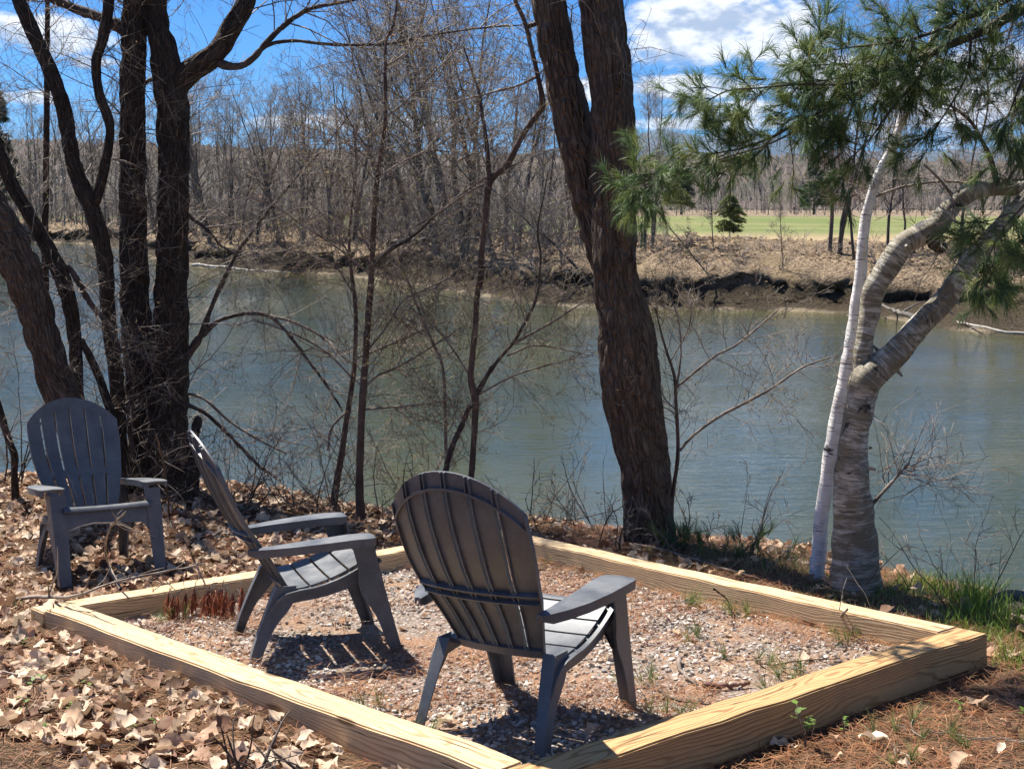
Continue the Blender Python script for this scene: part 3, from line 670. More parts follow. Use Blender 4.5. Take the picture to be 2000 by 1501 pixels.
# twin dark trunks at the left with the forking limb
near_tree('twin_trunk_tree', 'massive dark furrowed twin-trunked tree with a forking limb, behind the shaded chair', 'tree',
    [[(318, 975, 104), (316, 930, 92), (322, 860, 88), (326, 780, 86), (330, 690, 78), (334, 600, 68), (336, 480, 63), (340, 373, 60), (338, 260, 62), (334, 187, 66), (322, 112, 58), (306, 40, 44), (298, -60, 36), (285, -180, 26), (270, -320, 10)],
     [(284, 960, 60), (280, 880, 62), (276, 790, 62), (270, 690, 60), (264, 600, 60), (261, 480, 54), (259, 373, 52), (259, 187, 50), (262, 60, 50), (263, -60, 40), (250, -180, 28), (230, -330, 10)],
     [(338, 178, 50), (372, 140, 46), (421, 104, 44), (452, 56, 42), (481, 0, 38), (500, -60, 32), (535, -160, 20), (560, -260, 8)]],
    10.0, 11, limbs=[[(425, 122, 17), (450, 130, 15), (474, 128, 14), (496, 112, 13), (515, 90, 12.5), (541, 63, 11), (576, 34, 10), (612, 15, 9), (690, 0, 7), (800, -40, 4)],
        [(512, 94, 8), (540, 83, 7), (582, 80, 7), (650, 87, 6.5), (758, 86, 6), (829, 71, 5), (930, 56, 4), (1020, 49, 2.5)],
        [(250, 72, 25), (237, 56, 23), (200, 36, 20), (160, 22, 18), (120, 6, 16), (60, -20, 13), (-60, -80, 8)],
        [(320, 60, 10), (322, 0, 9), (330, -120, 6)],
        [(360, 705, 16), (372, 685, 15), (390, 658, 14), (410, 607, 11), (430, 560, 9), (460, 500, 8), (493, 452, 7), (522, 414, 7), (580, 345, 5), (634, 287, 4), (690, 215, 2.5)],
        [(394, 655, 11), (417, 633, 10), (437, 622, 9), (482, 612, 9), (523, 616, 8), (557, 645, 7), (598, 698, 6), (639, 754, 5), (669, 802, 3)],
        [(525, 616, 6), (579, 631, 5), (631, 660, 5), (683, 709, 3)],
        [(352, 765, 6), (400, 780, 6), (452, 825, 5), (512, 862, 4.5), (557, 884, 3)], [(350, 785, 9), (400, 806, 8), (456, 858, 8), (504, 907, 7), (549, 940, 5)],
        [(345, 402, 9), (372, 424, 8), (400, 444, 7), (416, 460, 5), (432, 480, 4), (470, 500, 3)], [(402, 445, 5), (440, 440, 4), (480, 432, 3)],
        [(318, 190, 12), (306, 160, 10), (290, 158, 7), (270, 180, 4), (240, 190, 3)], [(322, 230, 9), (345, 300, 8), (362, 400, 6), (368, 450, 3)]],
    barkm=BARK, flare=.30, depth=.016, wu=.034,
    twigs=[dict(n1=110, l1=(.4, 1.4), n2=5, n3=3, ratio=.05, r1=0.0061, t0=.12, t1=.78, src=slice(0, 2), up=.2, flat=(1, .7, .8)),
           dict(n1=90, l1=(.4, 1.4), n2=5, n3=3, r1=0.0068, t0=.3, t1=.9, src=slice(2, 7), up=.1),
           dict(n1=60, l1=(.3, 1.0), n2=5, n3=3, r1=0.0047, t0=.3, t1=1, src=slice(7, 16), up=.3)], buds=900)
near_tree('leaning_forked_tree', 'slim dark tree leaning left and forking in two, beside the twin-trunked tree', 'tree',
    [[(246, 962, 34), (238, 900, 30), (233, 833, 28), (227, 733, 28), (213, 633, 28), (207, 543, 32), (200, 480, 34), (184, 420, 35), (158, 360, 33), (142, 315, 31), (123, 209, 31), (98, 140, 30), (75, 86, 30), (52, 36, 28), (37, 0, 28), (15, -80, 25), (-30, -260, 18), (-60, -500, 8)],
     [(178, 405, 26), (190, 382, 22), (203, 328, 20), (214, 270, 18), (212, 235, 19), (194, 183, 20), (187, 127, 20), (195, 95, 21), (203, 67, 22), (213, 0, 23), (215, -100, 20), (225, -300, 14), (220, -500, 6)]],
    9.8, 23, twigs=[dict(n1=80, l1=(.35, 1.3), n2=5, n3=3, r1=0.0054, t0=.1, t1=.9, up=.15)], buds=500, depth=.013, wu=.026)
near_tree('leaning_dark_tree', 'thin dark tree sloping left, with a side stem low down, above the shaded chair', 'tree',
    [[(152, 900, 28), (151, 820, 27), (150, 750, 27), (147, 683, 26), (140, 617, 29), (123, 547, 33), (101, 500, 31), (63, 429, 28), (22, 358, 26), (0, 298, 25), (-40, 200, 22), (-120, 0, 15)],
     [(228, 868, 18), (220, 820, 18), (213, 793, 18), (197, 747, 17), (177, 700, 17), (157, 663, 15)]],
    9.5, 31, limbs=[[(132, 520, 12), (147, 540, 12), (180, 597, 12), (217, 640, 10), (236, 690, 6)]], twigs=[dict(n1=46, l1=(.3, 1.1), n2=5, n3=3, r1=0.0049, t0=.1, t1=.9, up=.1)], depth=.010, wu=.024)
near_tree('brown_leaning_tree', 'thick warm-brown trunk leaning left, standing just behind the shaded chair', 'tree',
    [[(190, 940, 100), (165, 860, 84), (130, 790, 72), (104, 733, 67), (86, 667, 65), (57, 567, 73), (12, 467, 78), (-35, 380, 76), (-90, 260, 74), (-180, 60, 66), (-280, -200, 50)]],
    9.2, 37, barkm=BARKW, twigs=[dict(n1=14, l1=(.3, .8), n2=4, n3=2, r1=0.0041, t0=.15, t1=.5)], depth=.018, wu=.036, flare=.2)
near_tree('grey_slender_tree', 'very slender grey straight tree behind the leaning trunks', 'tree',
    [[(98, 880, 15), (92, 700, 15), (88, 520, 14), (88, 430, 14), (90, 373, 13), (91, 224, 12), (93, 0, 10), (96, -200, 7)]], 10.6, 41, twigs=[dict(n1=40, l1=(.3, 1.2), n2=5, n3=3, r1=0.0041, t0=.2, t1=1., up=.2)], flare=.1, tw_mat=TWIG)
near_tree('crooked_sapling', 'short crooked dark sapling left of the shaded chair', 'sapling',
    [[(30, 960, 15), (28, 925, 14), (28, 889, 14), (15, 852, 13), (0, 800, 12), (-20, 740, 10), (-60, 640, 6)]], 9.6, 43, twigs=[dict(n1=16, l1=(.3, .8), n2=5, n3=3, r1=0.0041, t0=.2)], flare=.2)
# snag
rng = np.random.default_rng(5); sP, sR = px3([(366, 985, 40), (373, 930, 31), (377, 880, 23), (380, 845, 20), (386, 822, 15), (384, 812, 7)], 9.5); a = Acc(); hero(a, sP, sR, 22, .012, .016, .02, .06, 9, .3, .12)
t = empty('broken_stump', sP[0], 'charred-looking jagged broken stump behind the side-on chair', 'stump'); part(a, 'trunk', BARK, t)

# central double tree
near_tree('bent_double_tree', 'large bare tree with two crossing brown trunks and a swollen bend, at the river edge', 'tree',
    [[(1271, 1068, 100), (1268, 1020, 97), (1264, 975, 97), (1256, 900, 99), (1243, 830, 107), (1231, 760, 117), (1226, 700, 119), (1222, 650, 115), (1214, 600, 100), (1205, 550, 90), (1200, 480, 86), (1199, 373, 87), (1197, 280, 87), (1194, 187, 88), (1183, 90, 90), (1171, 0, 91), (1160, -80, 84), (1140, -260, 66), (1130, -420, 40)],
     [(1252, 700, 70, .16), (1240, 640, 72, .18), (1216, 570, 72, .2), (1184, 500, 70, .22), (1162, 430, 70, .25), (1144, 360, 72, .25), (1128, 280, 74, .25), (1107, 187, 74, .25), (1090, 112, 70, .25), (1071, 0, 66, .25), (1055, -90, 60, .25), (1030, -260, 44, .25), (1005, -400, 20, .25)]],
    7.95, 53, barkm=BARKW, flare=.16, depth=.015, wu=.03, lump=.02, 
    twigs=[dict(n1=30, l1=(.3, 1.0), n2=4, n3=3, r1=0.0034, t0=.5, t1=.85)])
# saplings
BUDK = dict(tw_mat=SAP)
near_tree('tall_sapling', 'tall straight thin sapling with dark stem, at the river edge beyond the timber corner', 'sapling',
    [[(704, 1018, 21), (703, 980, 18), (702, 929, 16), (706, 817, 15), (715, 686, 14), (724, 556, 12.5), (728, 480, 12), (734, 373, 11), (747, 283, 9), (753, 224, 8), (753, 93, 6), (769, 48, 5), (775, 0, 4), (780, -80, 2.5)]], 8.8, 61, barkm=SAP, tw_mat=TWIG,
    limbs=[[(729, 520, 7), (760, 490, 6.5), (806, 462, 6), (850, 420, 5), (880, 395, 4), (960, 340, 3), (1010, 320, 2)], [(709, 760, 5), (735, 735, 5), (780, 715, 4.5), (830, 685, 4), (900, 640, 3)], [(712, 690, 4.5), (750, 645, 4.5), (785, 590, 4), (820, 570, 3.5), (885, 540, 2.5)],
        [(706, 800, 5), (760, 795, 4), (820, 790, 4), (880, 780, 2.5)], [(735, 350, 5), (780, 320, 4.5), (860, 280, 3.5), (930, 235, 2.5)], [(752, 230, 4.5), (790, 200, 4), (860, 130, 3), (900, 90, 2)], [(738, 340, 4), (725, 300, 3.5), (690, 250, 3), (660, 190, 2)], [(728, 500, 4), (700, 440, 4), (690, 380, 3.5), (697, 310, 3), (690, 240, 2)],
        [(727, 540, 4), (680, 500, 4), (640, 470, 3.5), (590, 440, 3), (540, 400, 2)], [(753, 130, 4), (800, 96, 3), (850, 20, 2)], [(753, 150, 3), (720, 110, 2.5), (690, 60, 2)]],
    twigs=[dict(n1=190, l1=(.35, 1.1), n2=5, n3=3, r1=0.0038, t0=.25, t1=1., up=.12, flat=(1, .8, .6))], buds=4200, flare=.12)
near_tree('slender_sapling', 'slender slightly curved sapling growing close beside the tall straight sapling', 'sapling',
    [[(650, 1000, 15), (658, 940, 14), (669, 873, 12.5), (680, 798, 11), (691, 724, 10), (695, 612, 9), (687, 537, 7.5), (682, 480, 6.5), (688, 400, 5), (696, 330, 4), (690, 250, 2.5)]], 9.0, 67, barkm=SAP, tw_mat=TWIG,
    limbs=[[(693, 700, 6), (720, 690, 5.5), (762, 672, 5), (800, 655, 4), (870, 628, 3)], [(681, 800, 5), (648, 835, 5), (640, 880, 4)], [(690, 740, 4), (640, 690, 4), (580, 655, 3.5), (500, 625, 2.5)], [(684, 500, 3.5), (640, 430, 3), (590, 380, 2.5), (560, 330, 2)], [(694, 580, 4), (655, 520, 3.5), (610, 500, 2.5)]],
    twigs=[dict(n1=120, l1=(.3, 1.0), n2=5, n3=3, r1=0.0032, t0=.15, t1=1., up=.1)], buds=2000, flare=.1)
near_tree('zigzag_sapling', 'kinked zigzag sapling with buds, at the river edge left of the bent double tree', 'sapling',
    [[(919, 965, 11), (922, 910, 12), (928, 820, 13), (929, 780, 16), (920, 740, 13), (922, 700, 12.5), (928, 640, 12), (931, 585, 12), (938, 545, 13), (940, 500, 12), (947, 429, 12), (954, 365, 14), (968, 342, 13), (990, 322, 12), (1023, 261, 12), (1048, 225, 12), (1060, 203, 13), (1049, 142, 10), (1037, 90, 10), (1027, 48, 9), (1006, 0, 8), (990, -60, 6), (975, -160, 3)]], 8.6, 71, barkm=SAP, tw_mat=TWIG,
    limbs=[[(956, 358, 10), (953, 310, 9), (948, 261, 8), (940, 210, 7), (937, 187, 6), (925, 150, 4), (905, 90, 2.5)], [(1052, 148, 6), (1010, 168, 5), (970, 178, 5), (937, 187, 4), (880, 200, 2)], [(1028, 52, 10), (1045, 47, 9), (1060, 37, 8), (1086, 0, 7), (1110, -40, 5)],
        [(866, 940, 13), (880, 880, 12), (900, 835, 11), (918, 790, 9)], [(930, 772, 10), (938, 757, 10), (952, 732, 9), (975, 700, 8.5), (1000, 672, 8), (1022, 635, 7), (1040, 600, 6), (1050, 570, 5), (1056, 500, 4.5), (1050, 448, 4), (1064, 373, 3), (1072, 330, 2)],
        [(1002, 672, 6), (1040, 650, 5), (1080, 628, 4.5), (1120, 602, 3.5), (1150, 584, 2)], [(990, 695, 5), (1040, 675, 4), (1090, 680, 3.5), (1160, 695, 2)], [(935, 770, 4), (1000, 735, 4), (1060, 715, 3), (1120, 700, 2)], [(921, 740, 4), (890, 690, 3.5), (850, 640, 3), (800, 600, 2)],
        [(958, 352, 5), (900, 385, 4.5), (850, 420, 4), (800, 450, 3), (740, 500, 2)], [(1050, 150, 4), (1080, 110, 4), (1110, 70, 3.5), (1118, 10, 2.5)]],
    twigs=[dict(n1=150, l1=(.3, 1.0), n2=5, n3=3, r1=0.0034, t0=.1, t1=1., up=.1, flat=(1, .8, .7))], buds=3600, flare=.1)
near_tree('pale_sapling', 'pale thin leaning sapling just left of the zigzag sapling', 'sapling',
    [[(873, 945, 8), (871, 880, 7), (870, 820, 7), (865, 720, 6.5), (845, 668, 6), (824, 620, 5.5), (806, 575, 5), (790, 530, 3.5), (770, 470, 2)]], 8.9, 73, barkm=TWIG, twigs=[dict(n1=60, l1=(.25, .8), n2=5, n3=3, r1=0.0027, t0=.1, up=.05)], buds=1500, flare=.05)
near_tree('arching_sapling', 'thin sapling with long arching side branches, right of the bent double tree', 'sapling',
    [[(1312, 985, 9), (1316, 948, 8.5), (1324, 880, 8), (1320, 780, 7), (1317, 735, 6.5), (1304, 692, 5), (1292, 652, 4), (1280, 600, 2.5)]], 8.0, 79, barkm=SAP, tw_mat=TWIG,
    limbs=[[(1328, 880, 6), (1352, 852, 6), (1400, 816, 6), (1452, 788, 6), (1504, 760, 5), (1560, 722, 4), (1600, 704, 3), (1640, 694, 2)], [(1319, 758, 5), (1360, 724, 5), (1400, 693, 5), (1440, 672, 4.5), (1496, 626, 4), (1520, 604, 2.5)], [(1321, 760, 4), (1330, 690, 3.5), (1324, 620, 3), (1300, 560, 2)], [(1310, 705, 3), (1345, 640, 2.5), (1350, 590, 2)], [(1320, 800, 3), (1300, 780, 3), (1290, 760, 2)]],
    twigs=[dict(n1=75, l1=(.2, .75), n2=4, n3=3, r1=0.0027, t0=.3, t1=1., up=.25)], buds=500, flare=.1)
# ------------------------------------------------------------------ birches
def curls(acc, rng, P, R, n, size):                   # strips of peeling bark
    for _ in range(n):
        i = rng.integers(2, len(P)-2); T = norm((P[i+1]-P[i-1])[None])[0]; a_ = rng.uniform(0, 6.28); N = norm(np.cross(T, [0, -1, .1])[None])[0]; B = np.cross(T, N)
        d = math.cos(a_)*N+math.sin(a_)*B; s = np.cross(T, d); L_ = rng.uniform(.4, 1.3)*size; w = rng.uniform(.25, .7)*size; V = []; ph = rng.uniform(1.2, 3.5)
        for k in range(6):
            q = k/5; an = ph*q; p = P[i]+d*R[i]*.97+(s*math.sin(an)/ph+d*(1-math.cos(an))/ph)*L_
            wk = w*(1-.5*q)*rng.uniform(.8, 1.2); V += [p-T*wk/2, p+T*wk/2]
        acc.add(V, np.array([[2*k, 2*k+2, 2*k+3, 2*k+1] for k in range(5)]), np.tile(np.array([[.40, .34, .27]])*rng.uniform(.5, 1.2), (12, 1)))
def birch(name, label, trunks, Y, seed, m, limbs, ncurl, tw, depth):
    t = near_tree(name, label, 'birch tree', trunks, Y, seed, limbs=limbs, barkm=m, twigs=tw, flare=.12, depth=depth, wu=.05, tw_mat=TWIG, lump=.04)
    rng = np.random.default_rng(seed)
    tks = [c for c in t.children if c.name.startswith('trunk')]
    for q, tk in zip(trunks, tks):
        a = Acc(); P, R = px3(q, Y); P, R, _ = resample(P, R, 60); curls(a, rng, P, R, ncurl, R.mean()*.75)
        o = part(a, 'peeling_bark', LEAF, tk); o['label'] = 'curled strips of peeling tan bark'; o['kind'] = 'stuff'
    return t
birch('white_birch', 'slim smooth white birch leaning right, growing in front of the forked grey birch',
    [[(1596, 1105, 30), (1598, 1090, 29), (1606, 1000, 29), (1615, 940, 30), (1624, 880, 31), (1639, 800, 31), (1651, 745, 33), (1660, 700, 33), (1668, 640, 29), (1673, 600, 27), (1680, 540, 24), (1685, 485, 22), (1692, 425, 22), (1705, 373, 21), (1720, 335, 20), (1746, 280, 19), (1765, 224, 18), (1796, 150, 17), (1824, 75, 17), (1839, 0, 17), (1845, -120, 15), (1860, -400, 9)]],
    6.95, 83, BIRCH, [[(1712, 384, 5), (1740, 372, 5), (1778, 362, 5), (1841, 354, 5), (1897, 358, 4)]], 26, [dict(n1=26, l1=(.3, .9), n2=5, n3=3, r1=0.0030, t0=.5, t1=.85)], .004)
birch('forked_birch', 'stout grey peeling birch forking into two bent limbs, its foot in the shadow of the bent double tree',  # same bark down to the foot; the dark there is cast shadow
    [[(1672, 1150, 100), (1670, 1120, 95), (1668, 1040, 86), (1663, 960, 76), (1666, 880, 62), (1674, 820, 56), (1682, 780, 57), (1690, 745, 62), (1712, 722, 60), (1738, 700, 54), (1768, 670, 50), (1800, 634, 47), (1848, 580, 45), (1890, 520, 41), (1925, 478, 38), (1962, 436, 32), (1985, 408, 30), (2050, 340, 24), (2160, 220, 14), (2250, 110, 3)],
     [(1685, 760, 44, .03), (1684, 720, 40, .04), (1688, 660, 37, .05), (1698, 615, 40, .06), (1707, 567, 45, .06), (1734, 522, 46, .06), (1764, 477, 46, .06), (1800, 458, 46, .06), (1832, 440, 43, .06), (1842, 424, 40, .06), (1869, 395, 39, .06), (1904, 371, 38, .06), (1953, 365, 32, .06), (2010, 370, 29, .06), (2090, 370, 22, .06), (2200, 340, 12, .06), (2300, 290, 3, .06)]],
    6.65, 89, BIRCHG, [[(1949, 362, 12), (1940, 330, 11), (1934, 306, 10), (1916, 272, 8), (1897, 239, 7), (1860, 209, 6), (1820, 200, 4)], [(1965, 355, 11), (1985, 325, 9), (2005, 290, 8), (2030, 220, 5)], [(1804, 321, 4), (1830, 345, 5), (1860, 380, 6)],
        [(1826, 470, 30), (1836, 480, 26), (1843, 487, 14)], [(1700, 990, 9), (1716, 970, 7), (1745, 938, 6), (1776, 903, 5)], [(1916, 272, 5), (1930, 200, 4), (1925, 120, 3), (1940, 40, 2)], [(1934, 306, 4), (1970, 260, 3), (1985, 160, 2)]], 44,
    [dict(n1=90, l1=(.3, 1.1), n2=5, n3=3, r1=0.0038, t0=.4, t1=1, up=.1, src=slice(2, 9)), dict(n1=20, l1=(.3, .8), n2=4, n3=3, r1=0.0027, t0=.5, t1=.9, src=slice(0, 2))], .009)
# ------------------------------------------------------------------ white pine bough reaching in from the right
def needles(acc, rng, tips, dirs, n, ln, cols, wid=.0011, cone=1.0, droop=.35, back=.07):
    M = len(tips); idx = np.repeat(np.arange(M), n); N = M*n
    d0 = dirs[idx]; rv = rng.normal(size=(N, 3)); pr = norm(rv-(rv*d0).sum(1, keepdims=True)*d0)
    an = np.abs(rng.normal(.0, .45, N))[:, None]*cone+.12
    d = norm(d0*np.cos(an)+pr*np.sin(an)); b = tips[idx]-d0*(rng.uniform(0, back, N)[:, None])
    L_ = rng.uniform(.7, 1.1, N)[:, None]*ln; s = norm(np.cross(d, rng.normal(size=(N, 3))))*wid
    mid_ = b+d*L_*.55; e = b+norm(d+np.array([0, 0, -droop]))*L_
    V = np.stack([b-s, b+s, mid_+s*.9, mid_-s*.9, e+s*.3, e-s*.3], 1)
    f = np.arange(N)[:, None]*6; F4 = np.concatenate([f+np.array([[0, 1, 2, 3]]), f+np.array([[3, 2, 4, 5]])])
    c = np.asarray(cols)[rng.integers(0, len(cols), M)][idx]*rng.uniform(.7, 1.25, (N, 1))
    acc.add(V.reshape(-1, 3), F4, np.repeat(c, 6, 0))
PG = [(.12, .18, .055), (.16, .21, .06), (.10, .16, .06), (.20, .235, .07), (.085, .14, .055)]
rng = np.random.default_rng(97); PY = 6.0
plimbs = [[(2100, -40, 30), (2000, 16, 24), (1950, 45, 20), (1897, 72, 17), (1811, 106, 14), (1740, 145, 12), (1673, 183, 10), (1617, 216, 8.5), (1546, 244, 7), (1509, 268, 6), (1457, 288, 5), (1410, 298, 3.5), (1378, 303, 2)],
    [(2100, -70, 14), (1980, -5, 11), (1880, 40, 8), (1800, 72, 6), (1740, 84, 5), (1666, 92, 3.5), (1610, 100, 2)],
    [(1720, 155, 6), (1640, 165, 5), (1560, 165, 4), (1480, 172, 3.5), (1420, 178, 3), (1370, 205, 2)],
    [(1617, 216, 5), (1560, 252, 4), (1500, 282, 3.5), (1430, 304, 3), (1350, 330, 3), (1280, 358, 2.5), (1235, 384, 2)],
    [(1811, 106, 6), (1790, 160, 5), (1740, 215, 4), (1700, 270, 3.5), (1650, 320, 2)], [(1673, 183, 5), (1650, 240, 4), (1615, 275, 3), (1590, 300, 2)], [(1897, 72, 6), (1890, 140, 5), (1860, 200, 4), (1820, 260, 3)],
    [(1740, 145, 5), (1700, 130, 4), (1640, 125, 3), (1580, 130, 2)], [(2080, 330, 10), (2020, 380, 7), (1980, 420, 5), (1945, 470, 3), (1925, 520, 2)], [(2080, 480, 8), (2020, 500, 5), (1975, 510, 3), (1945, 540, 2)], [(2060, 60, 10), (2010, 130, 7), (1975, 210, 4), (1950, 280, 2)], [(1509, 268, 4), (1480, 300, 3), (1440, 330, 2)],
    [(1350, 330, 2.5), (1300, 335, 2), (1255, 345, 1.5)]]
PB = gpt(3.35, 4.05)
t = empty('white_pine_tree', PB, 'white pine whose green long-needled bough droops in front of the birches', 'pine tree')
tP = np.array([PB+np.array(d) for d in [(0, 0, -.3), (0, 0, .4), (-.03, .05, 1.6), (-.06, .12, 3.0), (-.05, .16, 4.4), (-.04, .18, 6.0), (-.02, .2, 7.5)]]); a = Acc(); hero(a, tP, np.array([.19, .17, .15, .135, .115, .09, .04]), 40, .03, .02, .035, .16, 98, .3); part(a, 'trunk', BARK, t)
pp = []
for k, q in enumerate(plimbs):
    P, R = px3([(x, y, w, .10*math.sin(k*2.1+i*.4)) for i, (x, y, w) in enumerate(q)], PY if k != 3 else PY-.1); Q, S_, _ = resample(P, R, 16); pp.append((Q, S_))
    if q[0][0] >= 2060:                               # carry the limb back to the trunk
        zt = P[0][2]+.15; i_ = np.interp(zt, tP[:, 2], np.arange(7)); c_ = np.array([np.interp(i_, np.arange(7), tP[:, j]) for j in range(3)]); mid_ = c_*.45+P[0]*.55+np.array([0, 0, .10]); P = np.concatenate([[c_, mid_], P]); R = np.concatenate([[R[0]*1.6, R[0]*1.25], R])
    P, R, _ = resample(P, R, 26); a = Acc(); tubes(a, P[None], R[None], 7); part(a, 'branch', TWIGD, t)
pP = np.stack([x[0] for x in pp]); pR = np.stack([x[1] for x in pp])
kp = np.array([0, 0, 1, 2, 4, 6, 7, 8, 9, 10]); g0 = grow(rng, pP[[3, 12]], np.full(pR[[3, 12]].shape, .005), 24, (.10, .25), (30, 70), 5, .5, -.05, .3, .55, 1., .5, .0018, tfall=.3)
ga = grow(rng, pP[kp], np.full(pR[kp].shape, .006), 200, (.12, .36), (30, 70), 5, .5, .0, .3, .12, 1., .5, .0018, tfall=.3)
ga = (np.concatenate([ga[0], g0[0]]), np.concatenate([ga[1], g0[1]]))
gb = grow(rng, ga[0], ga[1], 820, (.08, .24), (25, 60), 4, .7, .05, .3, .2, 1., .6, .0013)
a = Acc(); tubes(a, ga[0], ga[1], 4); tubes(a, gb[0], gb[1], 3); part(a, 'twigs', TWIGD, t)
a = Acc()
for gI, nn in ((ga, 46), (gb, 42)): needles(a, rng, gI[0][:, -1], norm(gI[0][:, -1]-gI[0][:, -2]), nn, .088, PG)
needles(a, rng, pP[:, -1], norm(pP[:, -1]-pP[:, -2]), 60, .09, PG)
o = part(a, 'needles', NEEDLE, t, False); o['kind'] = 'stuff'
# ------------------------------------------------------------------ leafless shrubs along the lip of the near bank
def shrub(name, label, cat, px, py, Y, n, h, seed, spread=.5, lean=(0, 0, 0), r=.006, n2=5, n3=3, group=None, buds=0, m=None, up=.25):
    rng = np.random.default_rng(seed); b0 = at(px, py, Y); t = empty(name, b0, label, cat, group)
    base = b0+rng.normal(size=(n, 3))*np.array([.10, .08, 0])*spread*1.5-np.array([0, 0, .06]); d = norm(rng.normal(size=(n, 3))*np.array([spread, spread*.7, .1])+np.array([0, 0, 1.])+np.array(lean))
    K = 8; Q = [base]; p = base; L_ = rng.uniform(.55, 1.1, n)*h; dr = rng.normal(size=(n, 3))*.28
    for k in range(K-1): d = norm(d+dr/K*1.6+rng.normal(size=(n, 3))*.10+np.array([0, 0, -.04])); p = p+d*(L_/(K-1))[:, None]; Q.append(p)
    P = np.stack(Q, 1); R = rng.uniform(.6, 1.2, n)[:, None]*r*np.linspace(1, .35, K)[None]
    a = Acc(); tubes(a, P, R, 5); part(a, 'stems', m or TWIGD, t)
    x = grow(rng, P, R, n*n2, (h*.18, h*.42), (25, 60), 5, .6, up, .3, .2, 1., .4, .0021); y = grow(rng, x[0], x[1], n*n2*n3, (h*.08, h*.2), (25, 60), 3, .7, up, .3, .2, 1., .5, .0017)
    a = Acc(); tubes(a, x[0], x[1], 3); tubes(a, y[0], y[1], 3); cw = part(a, 'crown', TWIG, t)
    if buds: a = Acc(); leaves_at(a, rng, y[0], buds, .013, BUDC); o = part(a, 'buds', BUD, cw, False); o['kind'] = 'stuff'
    return t
SG = 'leafless shrubs along the near bank'
for i, (px, py, Y, n, h, sp_, ln) in enumerate([(470, 1010, 9.4, 7, 1.0, .55, (.3, 0, 0)), (545, 1010, 9.3, 8, 1.05, .6, (.2, 0, 0)), (610, 1010, 9.2, 9, .95, .7, (.1, 0, 0)), (660, 1010, 9.0, 8, .9, .7, (0, 0, 0)), (760, 1012, 8.95, 8, .9, .8, (.1, 0, 0)), (830, 1000, 9.0, 7, .85, .8, (0, 0, 0)),
        (1010, 1035, 8.7, 8, .75, .7, (.1, 0, 0)), (1080, 1040, 8.6, 8, .7, .7, (0, 0, 0)), (1150, 1045, 8.5, 8, .65, .7, (0, 0, 0)), (1210, 1060, 7.8, 6, .45, .8, (0, 0, 0)), (1350, 1068, 7.9, 6, .5, .7, (0, 0, 0)), (430, 1000, 9.6, 6, .8, .6, (.5, 0, 0))]):
    shrub('bare_shrub', ['tangled leafless shrub at the water edge beneath the tall straight sapling', 'low leafless shrub at the water edge between zigzag sapling and bent double tree', 'short leafless shrub at the foot of the bent double tree', 'leafless shrub bowing out from beside the broken stump'][0 if i < 6 else 1 if i < 9 else 2 if i < 11 else 3], 'shrub', px, py, Y, n, h, 200+i, sp_, ln, r=.005, group=SG, buds=90)
shrub('dark_upright_shrub', 'thin dark upright shoots between the bent double tree and the white birch', 'shrub', 1455, 1090, 7.5, 7, .62, 231, .45, (.1, 0, 0), r=.004)
shrub('drooping_bramble', 'sparse arching bramble stems over the water beside the forked birch', 'shrub', 1780, 1170, 6.4, 6, .5, 233, 1.0, (.2, 0, 0), r=.0025, n2=4)
shrub('red_stem_shrub', 'sparse brown-stemmed shrub over the bright green grass by the water', 'shrub', 1930, 1200, 6.1, 6, .75, 237, .8, (.1, 0, 0), r=.003, n2=5)
shrub('pale_bramble', 'few pale whippy stems at the foot of the forked birch', 'shrub', 1690, 1140, 6.3, 5, .42, 239, .6, (0, 0, 0), r=.003, n2=2, n3=2, m=TWIG)
shrub('twiggy_sapling_clump', 'wispy twigs at the foot of the bent double tree', 'shrub', 1275, 1075, 7.6, 7, .42, 241, .6, (0, 0, 0), r=.0025, n2=3, n3=2, m=TWIG)
shrub('leafless_bush', 'dark leafless bush at the river edge left of the shaded chair', 'shrub', 20, 930, 10.2, 9, 1.5, 243, .5, (0, 0, 0), r=.007)
shrub('leafless_bush', 'bare grey bush between the leaning trunks behind the shaded chair', 'shrub', 230, 950, 9.4, 8, 1.3, 245, .6, (.1, 0, 0), r=.005)
shrub('leafless_bush', 'bare grey bush at the foot of the twin-trunked tree', 'shrub', 330, 985, 9.1, 9, 1.0, 247, .8, (.1, -.1, 0), r=.004)
